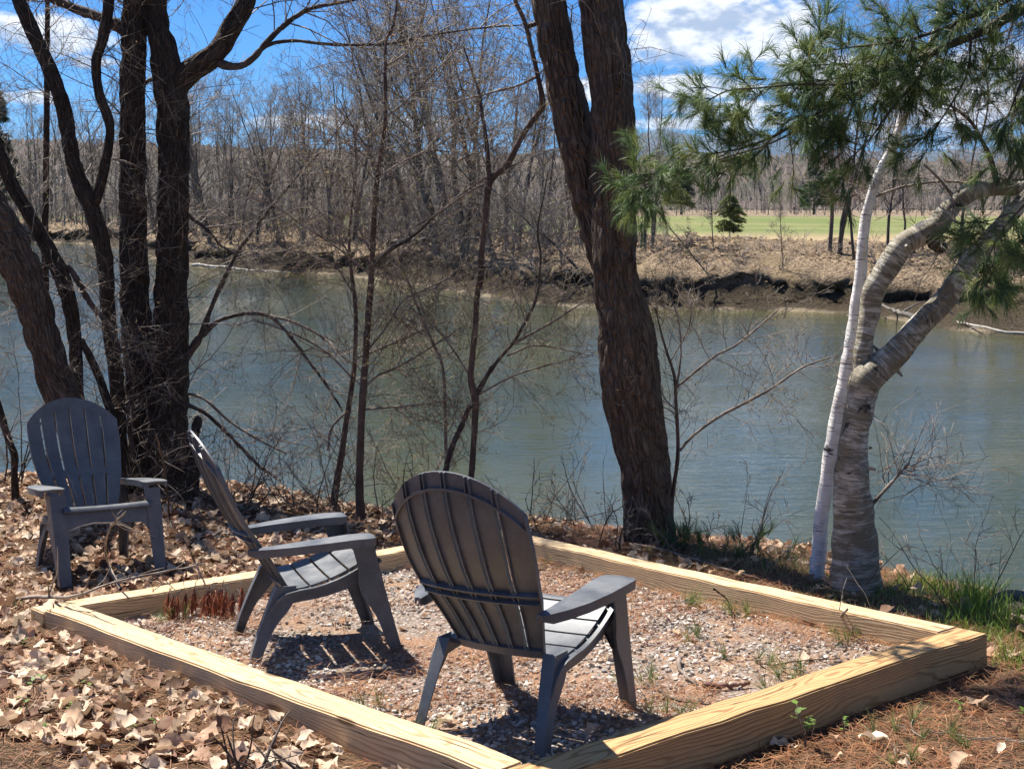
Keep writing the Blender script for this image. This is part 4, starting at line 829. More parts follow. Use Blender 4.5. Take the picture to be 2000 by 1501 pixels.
# ------------------------------------------------------------------ far bank: trees, brush, driftwood
def far_tree_mesh(seed, H=12., r=.17, forks=2, dens=1.0, slim=1.):
    rng = np.random.default_rng(seed); tr = Acc(); cr = Acc(); st = []
    for k in range(forks):
        n = 14; t = np.linspace(0, 1, n)[:, None]; lean = rng.normal(size=(1, 3))*np.array([[.15, .15, 0]])*(1 if forks > 1 else .5)
        wig = np.cumsum(rng.normal(size=(n, 3))*np.array([.045, .045, 0])*H/8, 0)
        P = np.concatenate([lean[:, :2]*H*t**1.2, H*rng.uniform(.85, 1.)*t], 1)+wig; P[0] = (rng.normal()*.1*k, rng.normal()*.1*k, -.4); st.append((P, r*(1-.25*k)*(1-.88*t[:, 0])*rng.uniform(.85, 1.1)))
    P = np.stack([s[0] for s in st]); R = np.stack([s[1] for s in st]); tubes(tr, P, R, 7)
    li = grow(rng, P, R, int(13*forks*dens), (H*.22*slim, H*.42*slim), (28, 62), 8, .5, .55, .28, .22, .95, .2, .012, tfall=.35); tubes(tr, li[0], li[1], 4)
    b = grow(rng, li[0], li[1], int(75*forks*dens), (H*.07, H*.19), (25, 65), 6, .55, .3, .3, .15, 1., .3, .009); tubes(cr, b[0], b[1], 3)
    c = grow(rng, b[0], b[1], int(420*forks*dens), (H*.03, H*.085), (22, 60), 3, .6, .2, .3, .1, 1., .5, .0065); tubes(cr, c[0], c[1], 3)
    d = grow(rng, c[0], c[1], int(900*forks*dens), (H*.015, H*.045), (22, 60), 2, .7, .2, .3, .1, 1., .6, .0055); tubes(cr, d[0], d[1], 3)
    return tr.mesh('trunk', FARB), cr.mesh('crown', FART)
VAR = [far_tree_mesh(300+i, [11, 13, 10, 14, 9, 12, 8][i], [.12, .21, .11, .24, .08, .13, .055][i], [2, 1, 3, 2, 1, 2, 1][i], [1, 1.7, .9, 1.1, 1.3, 1.1, 1.1][i], [1, 1, 1, 1, .8, 1.1, .6][i]) for i in range(7)]
# each tree: pixel of its foot, distance factor behind the waterline, height in px, lean
rng = np.random.default_rng(77)
VN = ['two-stemmed', 'stout single-trunked', 'three-stemmed', 'tall thick two-stemmed', 'slim single-stemmed', 'wide-crowned two-stemmed', 'spindly']
def zone(px, back):
    if px < 360: return 'where the river bends away, seen past the leaning trunks'
    if px < 1200: return 'on the lip of the far bank' if back < 7 else 'just behind the lip of the far bank' if back < 12 else 'deep in the thicket across the river'
    if px < 1500: return 'at the field edge near the small round conifer'
    return 'at the field edge behind the birches' if px < 1860 else 'at the field edge behind the bent birch limbs'
def far_tree(px, back, hpx, v, lean=(0, 0), label=None, group='bare trees across the river', name='bare_tree', mats=None):
    d = ray(px, 420); i = np.argmin(np.abs(fw[:, 0]/fw[:, 1]-d[0]/d[1])); p0 = fw[i]; u = p0/np.linalg.norm(p0); p = p0+u*back
    z = WATER+np.interp(back, [0, 1, 4, 9], [.1, 1.0, 1.6, 2.0]); dist = np.linalg.norm(p); h = hpx/F*dist; H0 = [11, 13, 10, 14, 9, 12, 8][v]; s = h/H0
    label = label or ('%s bare tree %s%s' % (VN[v], 'leaning ' if lean != (0, 0) else '', zone(px, back)))
    t = empty(name, (p[0], p[1], z-.1), label, 'tree', group); t.scale = (s*.95, s*.95, s); t.rotation_euler = (lean[1], lean[0], rng.uniform(0, 6.28) if lean == (0, 0) else 0)
    for nm, me in zip(('trunk', 'crown'), VAR[v] if mats is None else mats): link(nm, me, t)
    return t
for q in [(850, 6, 560, 1, (-.12, 0)), (905, 4, 520, 3, (.02, 0)), (960, 5, 500, 0, (-.2, 0)), (880, 9, 600, 3), (800, 9, 520, 5), (745, 8, 460, 2), (690, 7, 400, 0), (640, 6, 340, 5), (590, 6, 330, 2), (545, 5, 310, 0), (500, 5, 290, 5), (450, 4, 290, 2), (410, 4, 270, 3),
        (620, 14, 310, 1), (570, 13, 290, 4), (520, 15, 280, 1), (470, 14, 270, 0), (430, 16, 260, 5), (700, 14, 350, 4), (770, 15, 430, 1), (830, 16, 470, 2), (400, 9, 320, 1), (660, 18, 340, 3), (380, 14, 300, 5), (1010, 10, 420, 0), (1060, 12, 360, 2), (1110, 14, 300, 4), (985, 16, 350, 1), (930, 14, 430, 5),
        (300, 8, 250, 3), (240, 12, 230, 2), (190, 10, 230, 1), (140, 14, 220, 5), (60, 12, 230, 2), (10, 10, 240, 0), (-40, 12, 250, 3), (100, 18, 210, 1), (215, 20, 220, 0), (335, 22, 260, 5), (350, 10, 290, 2),
        (1275, 6, 330, 0), (1262, 5, 380, 4), (1390, 7, 190, 6), (1640, 5, 470, 5, (-.08, 0)), (1620, 7, 500, 4), (1735, 6, 380, 4), (1770, 8, 360, 6), (1880, 6, 420, 4), (1945, 7, 400, 5), (2010, 9, 420, 2)]:
    far_tree(q[0], q[1], q[2], q[3], q[4] if len(q) > 4 else (0, 0))
far_tree(1535, 2.2, 185, 6, (0, 0), 'young multi-stemmed bare tree alone on the leaf-covered far slope', None, 'young_tree')
far_tree(1130, 2.5, 330, 4, (-.75, 0), 'dark trunk leaning far over to the left on the far bank', None, 'leaning_tree')
far_tree(1390, 1.2, 250, 6, (-.62, 0), 'pale toppled tree leaning left from the undercut far bank', None, 'toppled_tree')
far_tree(1665, 4.0, 330, 6, (-.10, 0), 'red-budded tree behind the white birch across the river', None, 'red_budded_tree', [VAR[4][0], (lambda m: (m.materials.clear(), m.materials.append(REDT), m)[2])(VAR[6][1].copy())])
# small conifer in the field, spruce at the far left
def conifer(name, label, px, py, dist, h, w, seed, n, round_=False, cols=((.055, .085, .03), (.08, .11, .04), (.05, .07, .03))):
    rng = np.random.default_rng(seed); d = ray(px, py); p = d[:2]/np.linalg.norm(d[:2])*dist; z = WATER+2.0; t = empty(name, (p[0], p[1], z), label, 'evergreen tree')
    a = Acc(); tubes(a, np.array([[(0, 0, -.3), (0, 0, h*.5), (0, 0, h)]])+t.location, np.array([[h*.018, h*.012, h*.003]]), 6); part(a, 'trunk', FARB, t)
    zz = rng.uniform(.12, 1, n)**.9; an = rng.uniform(0, 6.28, n); rr = w*(1-zz)**.75*np.sin(np.clip(zz*6, 0, 1.57)) if not round_ else w*np.sin(np.pi*np.clip(zz*.92+.06, 0, 1))**.75*rng.uniform(.75, 1.05, n)
    P = []; 
    for k in range(5): q = k/4; P.append(np.stack([np.cos(an)*rr*q, np.sin(an)*rr*q, zz*h+rr*(.25*q-.35*q*q)], 1))
    P = np.stack(P, 1); br = (P+np.array(t.location), np.full((n, 5), .012)); a = Acc(); tubes(a, br[0], br[1], 3); part(a, 'branches', FARB, t)
    a = Acc(); m = n*16; idx = rng.integers(0, n, m); q = rng.uniform(.2, 1, m)*4; i = np.minimum(q.astype(int), 3); f = (q-i)[:, None]; b = P[idx, i]*(1-f)+P[idx, i+1]*f+np.array(t.location)
    needles(a, rng, b, norm(np.stack([np.cos(an[idx]), np.sin(an[idx]), np.full(m, .25)], 1)+rng.normal(size=(m, 3))*.35), 5, w*.24, cols, wid=w*.018, back=w*.1)
    o = part(a, 'crown', NEEDLE, t, False); return t
conifer('young_conifer', 'small round green conifer at the near edge of the field', 1424, 470, 62, 1.95, .72, 401, 130, True, ((.14, .18, .055), (.19, .22, .07), (.11, .15, .05)))
conifer('tall_spruce', 'tall dark spruce beyond the bare trees across the river', -10, 300, 150, 16, 3.2, 403, 150)
conifer('dark_pine', 'dark pine in the woods beyond the field, nearer the mountain', 1590, 400, 260, 12, 3.5, 405, 120)
conifer('dark_pine', 'dark pine at the edge of the woods behind the small round conifer', 1330, 400, 250, 11, 3.4, 407, 120)
# far woodland: one mass of grey trunks and twigs
rng = np.random.default_rng(505); N = 1250
xs = rng.uniform(-500, 2500, N); ds = rng.uniform(215, 420, N); ds[:360] = rng.uniform(110, 260, 360); xs[:360] = rng.uniform(-300, 1020, 360)
dv = np.stack([ray(x, 420) for x in xs]); dv = dv[:, :2]/np.linalg.norm(dv[:, :2], axis=1, keepdims=True); bs = np.c_[dv*ds[:, None], np.full(N, WATER+1.9)]
hs = rng.uniform(4, 9, N)*np.where(xs < 1100, 1.15, .95); tip = bs+np.c_[rng.normal(size=(N, 2))*.6, hs]; P = np.stack([bs, bs*.5+tip*.5+rng.normal(size=(N, 3))*.2, tip], 1); R = np.stack([hs*.010, hs*.008, hs*.004], 1)
a = Acc(); tubes(a, P, R, 3); b = grow(rng, P, R, N*12, (1.2, 3.8), (25, 70), 3, .6, .45, .4, .02, 1., .4, .03); tubes(a, b[0], b[1], 3); c = grow(rng, b[0], b[1], N*20, (.5, 1.8), (25, 65), 2, .6, .3, .3, .2, 1., .5, .022); tubes(a, c[0], c[1], 3)
tag(link('far_woodland', a.mesh('far_woodland', FART)), 'grey leafless woodland beyond the field', 'woodland', None, 'stuff')
# thicket under the far trees
rng = np.random.default_rng(513); M = 700; px_ = np.where(rng.random(M) < .93, rng.uniform(-100, 1000, M), rng.uniform(1000, 1160, M)); rt = fw[:, 0]/fw[:, 1]; dr_ = np.array([ray(x, 420) for x in px_]); ii = np.array([np.argmin(np.abs(rt-d[0]/d[1])) for d in dr_]); bk = rng.uniform(2.5, 34, M); bk = np.where(px_ > 1150, bk*.4, bk)
bp = np.c_[fw[ii]+norm(fw[ii])*bk[:, None], WATER+np.interp(bk, [0, 1, 4, 9], [.4, 1.1, 1.6, 2.0])]; hh_ = rng.uniform(.8, 3.2, M)*np.where(px_ > 1150, .5, 1)
P = np.repeat(bp, 4, 0)[:, None]+np.linspace(-.05, 1, 5)[None, :, None]*(rng.normal(size=(M*4, 1, 3))*np.array([.3, .3, .1])+np.array([0, 0, 1.]))*np.repeat(hh_, 4)[:, None, None]; P = P+np.cumsum(rng.normal(size=P.shape)*.06, 1); R = np.full((M*4, 5), .018)*np.linspace(1, .4, 5)
a = Acc(); tubes(a, P, R, 3); b = grow(rng, P, R, M*22, (.4, 1.3), (20, 60), 3, .6, .25, .35, .15, 1., .5, .009); tubes(a, b[0], b[1], 3); c = grow(rng, b[0], b[1], M*26, (.2, .7), (20, 60), 2, .7, .2, .35, .15, 1., .5, .007); tubes(a, c[0], c[1], 3)
tag(link('far_thicket', a.mesh('far_thicket', FART)), 'dense grey leafless undergrowth beneath the trees across the river', 'thicket', None, 'stuff')
# brush on the far bank
rng = np.random.default_rng(515); M = 420
ii = rng.integers(150, 880, M); bk = rng.uniform(.7, 9, M)**1.0
bp = np.c_[fw[ii]+nin[ii]*bk[:, None]+rng.normal(size=(M, 2))*.3, WATER+np.interp(bk, [0, 1, 4, 9], [.4, 1.1, 1.6, 2.0])]
wt = np.where(rng.random(M) < .35, .8, .45); P = np.repeat(bp, 5, 0)[:, None]+np.linspace(0, 1, 4)[None, :, None]*(rng.normal(size=(M*5, 1, 3))*np.array([.5, .5, .1])+np.array([0, 0, .75]))*np.repeat(wt*rng.uniform(.5, 1.6, M), 5)[:, None, None]
R = np.full((M*5, 4), .010)*np.linspace(1, .5, 4); a = Acc(); tubes(a, P, R, 3); b = grow(rng, P, R, M*22, (.2, .7), (20, 60), 3, .7, .1, .3, .2, 1., .6, .006); tubes(a, b[0], b[1], 3)
tag(link('far_brush', a.mesh('far_brush', FART)), 'low leafless brush along the far bank', 'brush', None, 'stuff')
# dead leaves on the far slope
M = 16000; ii = rng.integers(120, 890, M); kk = rng.integers(24, 62, M); b = FB[ii, kk]+rng.normal(size=(M, 3))*np.array([.15, .15, .02])+np.array([0, 0, .03])
d = norm(rng.normal(size=(M, 3))*np.array([1, 1, .5])); s = norm(np.cross(d, rng.normal(size=(M, 3)))); L_ = rng.uniform(.05, .12, M)[:, None]
V = np.stack([b-d*L_, b+s*L_*.6, b+d*L_, b-s*L_*.6], 1); c = np.array([(.40, .29, .19), (.30, .20, .12), (.50, .39, .27), (.22, .14, .085), (.35, .28, .16)])[rng.integers(0, 5, M)]
a = Acc(); a.add(V.reshape(-1, 3), np.arange(M*4).reshape(M, 4), np.repeat(c, 4, 0)); o = link('dead_leaves', a.mesh('dead_leaves', LEAF, False), farbank); o['kind'] = 'stuff'
# roots hanging in the undercut
M = 900; ii = rng.integers(200, 890, M); b = FB[ii, rng.integers(26, 34, M)]; n3 = np.c_[nin[ii], np.zeros(M)]
P = b[:, None]+np.linspace(0, 1, 4)[None, :, None]*(np.stack([rng.normal(size=M)*.3, rng.normal(size=M)*.2, -rng.uniform(.2, .8, M)], 1)-n3*.25)[:, None]+rng.normal(size=(M, 4, 3))*.05
a = Acc(); tubes(a, P, np.full((M, 4), .013)*np.linspace(1, .4, 4), 3); o = link('roots', a.mesh('roots', FARB), farbank); o['kind'] = 'stuff'
def log(name, label, cat, pts, z, r, m, seed, nb=3):
    rng = np.random.default_rng(seed); P = np.array([atz(x, y, z) for x, y in pts]); P[:, 2] += rng.uniform(0, .1, len(P)); P, R, _ = resample(P, np.linspace(r, r*.3, len(P)), 16); t = empty(name, P[0], label, cat)
    a = Acc(); tubes(a, P[None]+rng.normal(size=(1, 16, 3))*r*.25, R[None], 6); part(a, 'trunk', m, t)
    g_ = grow(rng, P[None], R[None], nb*3, (.3, 1.4), (30, 70), 5, .5, .2, .3, .2, .9, .3, .01); 
    for k in range(len(g_[0])): a = Acc(); tubes(a, g_[0][k:k+1], g_[1][k:k+1], 4); part(a, 'branch', m, t)
    return t
PALE = twig_mat('bleached_driftwood', (.24, .21, .17), (.42, .38, .33), 2)
log('driftwood_log', 'bleached driftwood branch lying in shallow water under the far bank', 'driftwood', [(2010, 652), (1960, 650), (1930, 646), (1875, 634), (1868, 628)], WATER+.12, .05, PALE, 3, 1)
log('driftwood_log', 'pile of pale driftwood at the waterline, seen just right of the twin-trunked tree', 'driftwood', [(375, 520), (430, 523), (480, 528), (560, 533)], WATER+.15, .10, PALE, 5, 4)
log('fallen_log', 'dark log sloping into the water below the forked birch limb', 'log', [(1790, 625), (1750, 612), (1715, 598)], WATER+.35, .09, FARB, 7, 1)
log('fallen_log', 'dark fallen log among the trees on the far bank', 'log', [(760, 480), (840, 472), (960, 465)], WATER+1.9, .16, FARB, 9, 2)
# ------------------------------------------------------------------ ground cover of the near bank
def leaf_shape(rng, lobes=3):
    """lobed dry leaf, curled: central vein fan, about 24 triangles"""
    L_ = 1.; ns = lobes*3+1; t = np.linspace(0, 1, ns); env = np.sin(np.pi*t**.85)**.8*.30+.02; lob = env*(1+rng.choice([.05, .22, .34])*np.cos(t*lobes*2*np.pi+rng.uniform(-.6, .6)))
    cu = rng.uniform(-1.6, 3.0); tw = rng.uniform(-1.8, 1.8); fold = rng.uniform(-.3, 1.2)
    def bend(x, y):
        z = -cu*.35*(x-.5)**2+fold*np.abs(y)+tw*(x-.5)*y+.05*np.sin(9*x+rng.uniform(0, 6)*0+7*y); return np.stack([x-.5, y, z+.04], -1)
    mid_ = bend(t, t*0); up_ = bend(t+.05*np.sin(t*9), lob); dn = bend(t+.05*np.cos(t*8), -lob*rng.uniform(.8, 1.1))
    V = np.concatenate([mid_, up_, dn]); V[:, 2] += rng.normal(size=len(V))*.045; F4 = []
    for i in range(ns-1): F4 += [[i, i+1, ns+i+1, ns+i], [i+1, i, 2*ns+i, 2*ns+i+1]]
    return V, np.array(F4)
LC = [(.50, .34, .22), (.62, .46, .32), (.29, .16, .095), (.68, .53, .39), (.40, .235, .145), (.54, .36, .23), (.20, .10, .06), (.60, .45, .32)]
rng = np.random.default_rng(606); LS = [leaf_shape(rng, [3, 4, 3, 2, 4, 3, 2, 3, 4, 3][i]) for i in range(10)]
def rotm(rng, n, tilt):
    a = rng.uniform(0, 2*np.pi, n); tx = rng.normal(size=n)*tilt; ty = rng.normal(size=n)*tilt; ca, sa = np.cos(a), np.sin(a)
    Z_ = norm(np.stack([tx, ty, np.ones(n)], 1)); X_ = np.stack([ca, sa, -(ca*tx+sa*ty)], 1); X_ = norm(X_-(X_*Z_).sum(1, keepdims=True)*Z_); return np.stack([X_, np.cross(Z_, X_), Z_], -1)
# where leaves lie (bank frame): dense on the left and behind, sparse on the gravel
def scatter(n, dens, box, seed):
    rng = np.random.default_rng(seed); out = []
    while sum(map(len, out)) < n:
        x = rng.uniform(box[0], box[1], 20000); y = rng.uniform(box[2], box[3], 20000); k = rng.random(20000) < dens(x, y); out.append(np.stack([x, y], 1)[k])
    return np.concatenate(out)[:n]
TB = in_quad
def on_timber(x, y): return in_quad(x, y, -.015) & ~in_quad(x, y, TW+.01)
def left_of(x, y): return np.clip(.5-(x+.0)*.9, 0, 1)
def dens_leaf(x, y):
    d = edge_dist(x, y); o = ~in_quad(x, y, -.02); base = np.where(x < .1, 1.0, np.where(y > 7.2, .35, .10)); base = base*np.clip(1.5*fbm(x*1.6+5, y*1.6+5, 61)+.25, .5, 1)
    bare = ((x+1.75)**2/.08+(y-3.9)**2/.08 < 1); base = np.where(bare, base*.25, base)
    return np.where(o, base, .0)*(d < .35)+np.where(in_quad(x, y, TW+.02), .045*(1+3*(y > 6.6)), 0)
xy = scatter(10500, dens_leaf, (-5.5, 3.2, 3.0, 11.4), 61)
xy = xy[np.argsort(xy[:, 1]-.12*np.abs(xy[:, 0]+1.2))]
z = np.where(in_quad(xy[:, 0], xy[:, 1], TW), GB+.012, gz(xy[:, 0], xy[:, 1])+rng.uniform(.0, .03, len(xy)))
pos = np.c_[xy, z]; Rm = rotm(rng, len(xy), .5); sz = (.04+.075*rng.random(len(xy))**1.35)*np.where(in_quad(xy[:, 0], xy[:, 1], TW), .7, 1)
vis = np.array([abs((RP@p)[0]) < .41*((RP@p)[1])+.1 and p[1] > 3.55 for p in pos]); order = np.r_[np.where(vis)[0], np.where(~vis)[0]]
one = order[:300]; rest = order[300:]
lm = []
for i in range(10):
    a = Acc(); a.add(LS[i][0], LS[i][1], np.tile(np.array(LC[i % 8]), (len(LS[i][0]), 1))); lm.append(a.mesh('fallen_leaf', LEAF))
for k in one:
    M = Matrix.Identity(4); r3 = RP@Rm[k]*sz[k]; w = W(pos[k])
    M = Matrix([list(r3[0])+[w[0]], list(r3[1])+[w[1]], list(r3[2])+[w[2]], [0, 0, 0, 1]]); link('fallen_leaf', lm[k % 10], ground, M)
a = Acc()
for v in range(10):
    k = rest[rest % 10 == v]; V = np.einsum('nij,vj->nvi', Rm[k]*sz[k][:, None, None], LS[v][0])+pos[k][:, None]; nv = len(LS[v][0])
    c = np.array(LC)[rng.integers(0, 8, len(k))]*rng.uniform(.55, 1.2, (len(k), 1)); a.add(W(V.reshape(-1, 3)), (LS[v][1][None]+np.arange(len(k))[:, None, None]*nv).reshape(-1, 4), np.repeat(c, nv, 0))
o = link('leaf_litter', a.mesh('leaf_litter', LEAF), ground); o['kind'] = 'stuff'
# gravel
def stone_shape(rng):
    bm = bmesh.new(); bmesh.ops.create_icosphere(bm, subdivisions=1, radius=1); V = np.array([v.co[:] for v in bm.verts]); Fc = np.array([[v.index for v in f.verts] for f in bm.faces]); bm.free()
    V = V*rng.uniform(.65, 1.15, (len(V), 1))*np.array([1, rng.uniform(.6, .9), rng.uniform(.45, .7)]); return V, Fc
SS = [stone_shape(rng) for _ in range(8)]
GC = [(.40, .355, .30), (.52, .465, .40), (.30, .265, .235), (.46, .35, .28), (.60, .54, .47), (.23, .205, .19), (.41, .32, .24)]
def dens_g(x, y):
    lit_ = fbm(x*1.9+31, y*1.9+31, 71); return np.where(in_quad(x, y, TW+.005), np.clip((.62-lit_)*6+.35, .10, 1)*np.where((x > .9) & (y > 4.9), .55, 1), 0)
xy = scatter(11000, dens_g, (-2.3, 2.1, 3.5, 7.8), 71); xy = xy[np.argsort(xy[:, 1])]
n = len(xy); pos = np.c_[xy, GB+rng.uniform(-.004, .008, n)]; Rm = rotm(rng, n, .5); sz = rng.uniform(.007, .0165, n)*np.where(rng.random(n) < .06, 1.5, 1)
front_ = np.array([(RP@p)[1] > 3.95 and abs((RP@p)[0]) < .38*(RP@p)[1] for p in pos]); idx_ = np.where(front_)[0]; score = sz[idx_]/pos[idx_, 1]; one = idx_[np.argsort(-score)[:300]]; rest = np.setdiff1d(np.arange(n), one)
sm = []
for i in range(8):
    a = Acc(); a.add(SS[i][0], SS[i][1], np.tile(np.array(GC[i % 7]), (len(SS[i][0]), 1))); sm.append(a.mesh('pebble', STONE, False))
for k in one:
    r3 = RP@Rm[k]*sz[k]; w = W(pos[k]); link('pebble', sm[k % 8], gravel_bed, Matrix([list(r3[0])+[w[0]], list(r3[1])+[w[1]], list(r3[2])+[w[2]], [0, 0, 0, 1]]))
a = Acc()
for v in range(8):
    k = rest[rest % 8 == v]; V = np.einsum('nij,vj->nvi', Rm[k]*sz[k][:, None, None], SS[v][0])+pos[k][:, None]; nv = len(SS[v][0])
    c = np.array(GC)[rng.integers(0, 7, len(k))]*rng.uniform(.75, 1.15, (len(k), 1)); a.add(W(V.reshape(-1, 3)), (SS[v][1][None]+np.arange(len(k))[:, None, None]*nv).reshape(-1, 3), np.repeat(c, nv, 0))
o = link('loose_gravel', a.mesh('loose_gravel', STONE, False), gravel_bed); o['kind'] = 'stuff'
# fallen pine needles (rust) over gravel and soil
def dens_n(x, y):
    f1 = fbm(x*2.1+11, y*2.1+77, 81); d = edge_dist(x, y)
    return np.where(in_quad(x, y, TW), np.clip((f1-.36)*4.0, .12, 1)*(1+.6*(x > .7)), np.where(on_timber(x, y), .0, np.where(x > .25, 1., .45)))*(d < .3)
def fallen_needles(name, n, box, seed, cols, parent, dens, wid=.0011, up=.02):
    rng = np.random.default_rng(seed); xy = scatter(n, dens, box, seed); z = np.where(in_quad(xy[:, 0], xy[:, 1], TW), GB+.014, gz(xy[:, 0], xy[:, 1])+.004)+rng.uniform(0, up, n)
    a_ = rng.uniform(0, 6.28, n); L_ = rng.uniform(.03, .06, n); d = np.stack([np.cos(a_), np.sin(a_), rng.normal(size=n)*.16], 1)*L_[:, None]; s = np.stack([-np.sin(a_), np.cos(a_), np.zeros(n)], 1)*wid; b = np.c_[xy, z]; bow = np.stack([-np.sin(a_), np.cos(a_), np.zeros(n)], 1)*(rng.normal(size=n)*.008)[:, None]
    V = np.stack([b-d-s, b-d+s, b+bow+s, b+bow-s, b+d+s, b+d-s], 1); f = np.arange(n)[:, None]*6; c = np.array(cols)[rng.integers(0, len(cols), n)]*rng.uniform(.7, 1.25, (n, 1))
    a = Acc(); a.add(W(V.reshape(-1, 3)), np.concatenate([f+np.array([[0, 1, 2, 3]]), f+np.array([[3, 2, 4, 5]])]), np.repeat(c, 6, 0)); o = link(name, a.mesh(name, NEEDLE, False), parent); o['kind'] = 'stuff'; return o
RC = [(.34, .14, .06), (.42, .20, .09), (.28, .11, .05), (.46, .27, .14), (.36, .18, .10)]
fallen_needles('needle_litter', 46000, (-3.5, 3.2, 3.2, 9.), 91, RC, ground, dens_n)
# grass and green blades on the river side of the border
def blades(name, n, cx, cy, sx, sy, h, seed, cols, parent, lean=.35, wid=.0022):
    rng = np.random.default_rng(seed); x = cx+rng.normal(size=n)*sx; y = cy+rng.normal(size=n)*sy; k = ~in_quad(x, y, -.0); x = x[k]; y = y[k]; n = len(x); b = np.c_[x, y, gz(x, y)-.01]
    hh = h*rng.uniform(.4, 1.15, n)[:, None]; d = norm(np.stack([rng.normal(size=n)*lean, rng.normal(size=n)*lean, np.ones(n)], 1)); a_ = rng.uniform(0, 3.14, n); s = np.stack([np.cos(a_), np.sin(a_), np.zeros(n)], 1)*wid
    m1 = b+d*hh*.55; tp = m1+norm(d+np.c_[rng.normal(size=(n, 2))*.5, np.zeros(n)])*hh*.45; V = np.stack([b-s, b+s, m1+s*.8, m1-s*.8, tp+s*.15, tp-s*.15], 1); f = np.arange(n)[:, None]*6
    c = np.array(cols)[rng.integers(0, len(cols), n)]*rng.uniform(.7, 1.25, (n, 1)); a = Acc(); a.add(W(V.reshape(-1, 3)), np.concatenate([f+np.array([[0, 1, 2, 3]]), f+np.array([[3, 2, 4, 5]])]), np.repeat(c, 6, 0)); o = link(name, a.mesh(name, GRASSM, False), parent); o['kind'] = 'stuff'; return o
GG = [(.15, .25, .04), (.20, .30, .05), (.26, .33, .07), (.11, .20, .035)]; GD = [(.36, .29, .16), (.46, .38, .23), (.26, .25, .11), (.20, .26, .07)]
def gp_(px, py): p = pad(px, py); return p[0], p[1]
for i, (px, py, n, sx, sy, h) in enumerate([(1800, 1150, 260, .10, .10, .13), (1900, 1185, 420, .09, .14, .20), (1960, 1215, 420, .10, .16, .17), (1870, 1215, 200, .10, .10, .09), (1760, 1165, 160, .10, .10, .08), (1985, 1300, 120, .05, .10, .10), (1620, 1120, 140, .15, .10, .06), (1940, 1250, 200, .10, .12, .10)]):
    x, y = gp_(px, py); blades('grass', n, x, y, sx, sy, h, 700+i, GG, ground)
for i, (px, py, n, sx, sy) in enumerate([(1550, 1110, 800, .35, .12), (1750, 1160, 700, .25, .15), (1400, 1085, 600, .3, .12), (1850, 1200, 500, .2, .2), (1680, 1150, 500, .2, .12), (1960, 1260, 300, .1, .25)]):
    x, y = gp_(px, py); blades('dry_grass', int(n*1.6), x, y, sx, sy, .075, 720+i, GD, ground, .9)
# green pine sprigs lying about
def sprig(name, label, cat, px, py, n, seed, size=.09, cols=None, z=None, group=None, spread=.10, nd=26, tilt=.12):
    rng = np.random.default_rng(seed); p = pad(px, py); zz = (GB+.02 if in_quad(p[0], p[1], TW) else float(gz(p[0], p[1]))+.02) if z is None else z; b = np.array([p[0], p[1], zz]); t = empty(name, W(b), label, cat, group)
    a0 = rng.uniform(0, 6.28); K = 6; an = a0+rng.normal(size=n)*.9; d = norm(np.stack([np.cos(an), np.sin(an), rng.uniform(0, tilt, n)], 1)); ln = rng.uniform(.4, 1, n)*spread*1.6; P = b+np.linspace(0, 1, K)[None, :, None]*(d*ln[:, None])[:, None]+rng.normal(size=(n, K, 3))*.003
    a = Acc(); tubes(a, W(P.reshape(-1, 3)).reshape(P.shape), np.full((n, K), .002), 4); part(a, 'twig', TWIG, t)
    a = Acc(); needles(a, rng, W(P[:, -1]), norm(W(P[:, -1]-P[:, -2])+np.array([0, 0, .05])), nd, size, cols or PG2, wid=.0011, cone=.75, droop=.15, back=.06); o = part(a, 'needles', NEEDLE, t, False); o['kind'] = 'stuff'; return t
PG2 = [(.17, .22, .07), (.22, .26, .09), (.14, .19, .06), (.26, .27, .10)]
for i, (px, py, n) in enumerate([(1530, 1210, 7), (1570, 1225, 7), (1600, 1240, 6), (1490, 1215, 5), (1420, 1190, 4), (1300, 1195, 4), (1590, 1340, 5), (1570, 1380, 4), (1700, 1270, 4), (1310, 1400, 4), (1380, 1270, 3), (1100, 1110, 4), (1150, 1095, 3), (1290, 1370, 4), (740, 1420, 5), (770, 1440, 4), (350, 1215, 4), (1440, 1315, 3), (1640, 1230, 4)]):
    sprig('pine_sprig', 'green pine sprig shed on the gravel inside the timber border', 'pine sprig', px, py, n, 800+i, group='green pine sprigs on the gravel')
for i, (px, py, n) in enumerate([(1330, 1080, 9), (1390, 1085, 9), (1440, 1090, 9), (1480, 1095, 8), (1360, 1075, 8), (1520, 1105, 6), (1300, 1075, 6)]):
    sprig('pine_tuft', 'green fallen pine tuft heaped outside the timber, between big trunk and birches', 'pine sprig', px, py, n, 830+i, .10, PG, group='pine tufts behind the border', spread=.16, tilt=.9)
for i, (px, py) in enumerate([(1780, 1440), (1950, 1460), (1750, 1475)]): sprig('pine_sprig', 'green pine sprig on rusty needles outside the near timber', 'pine sprig', px, py, 4, 850+i, group='green sprigs outside the near timber')
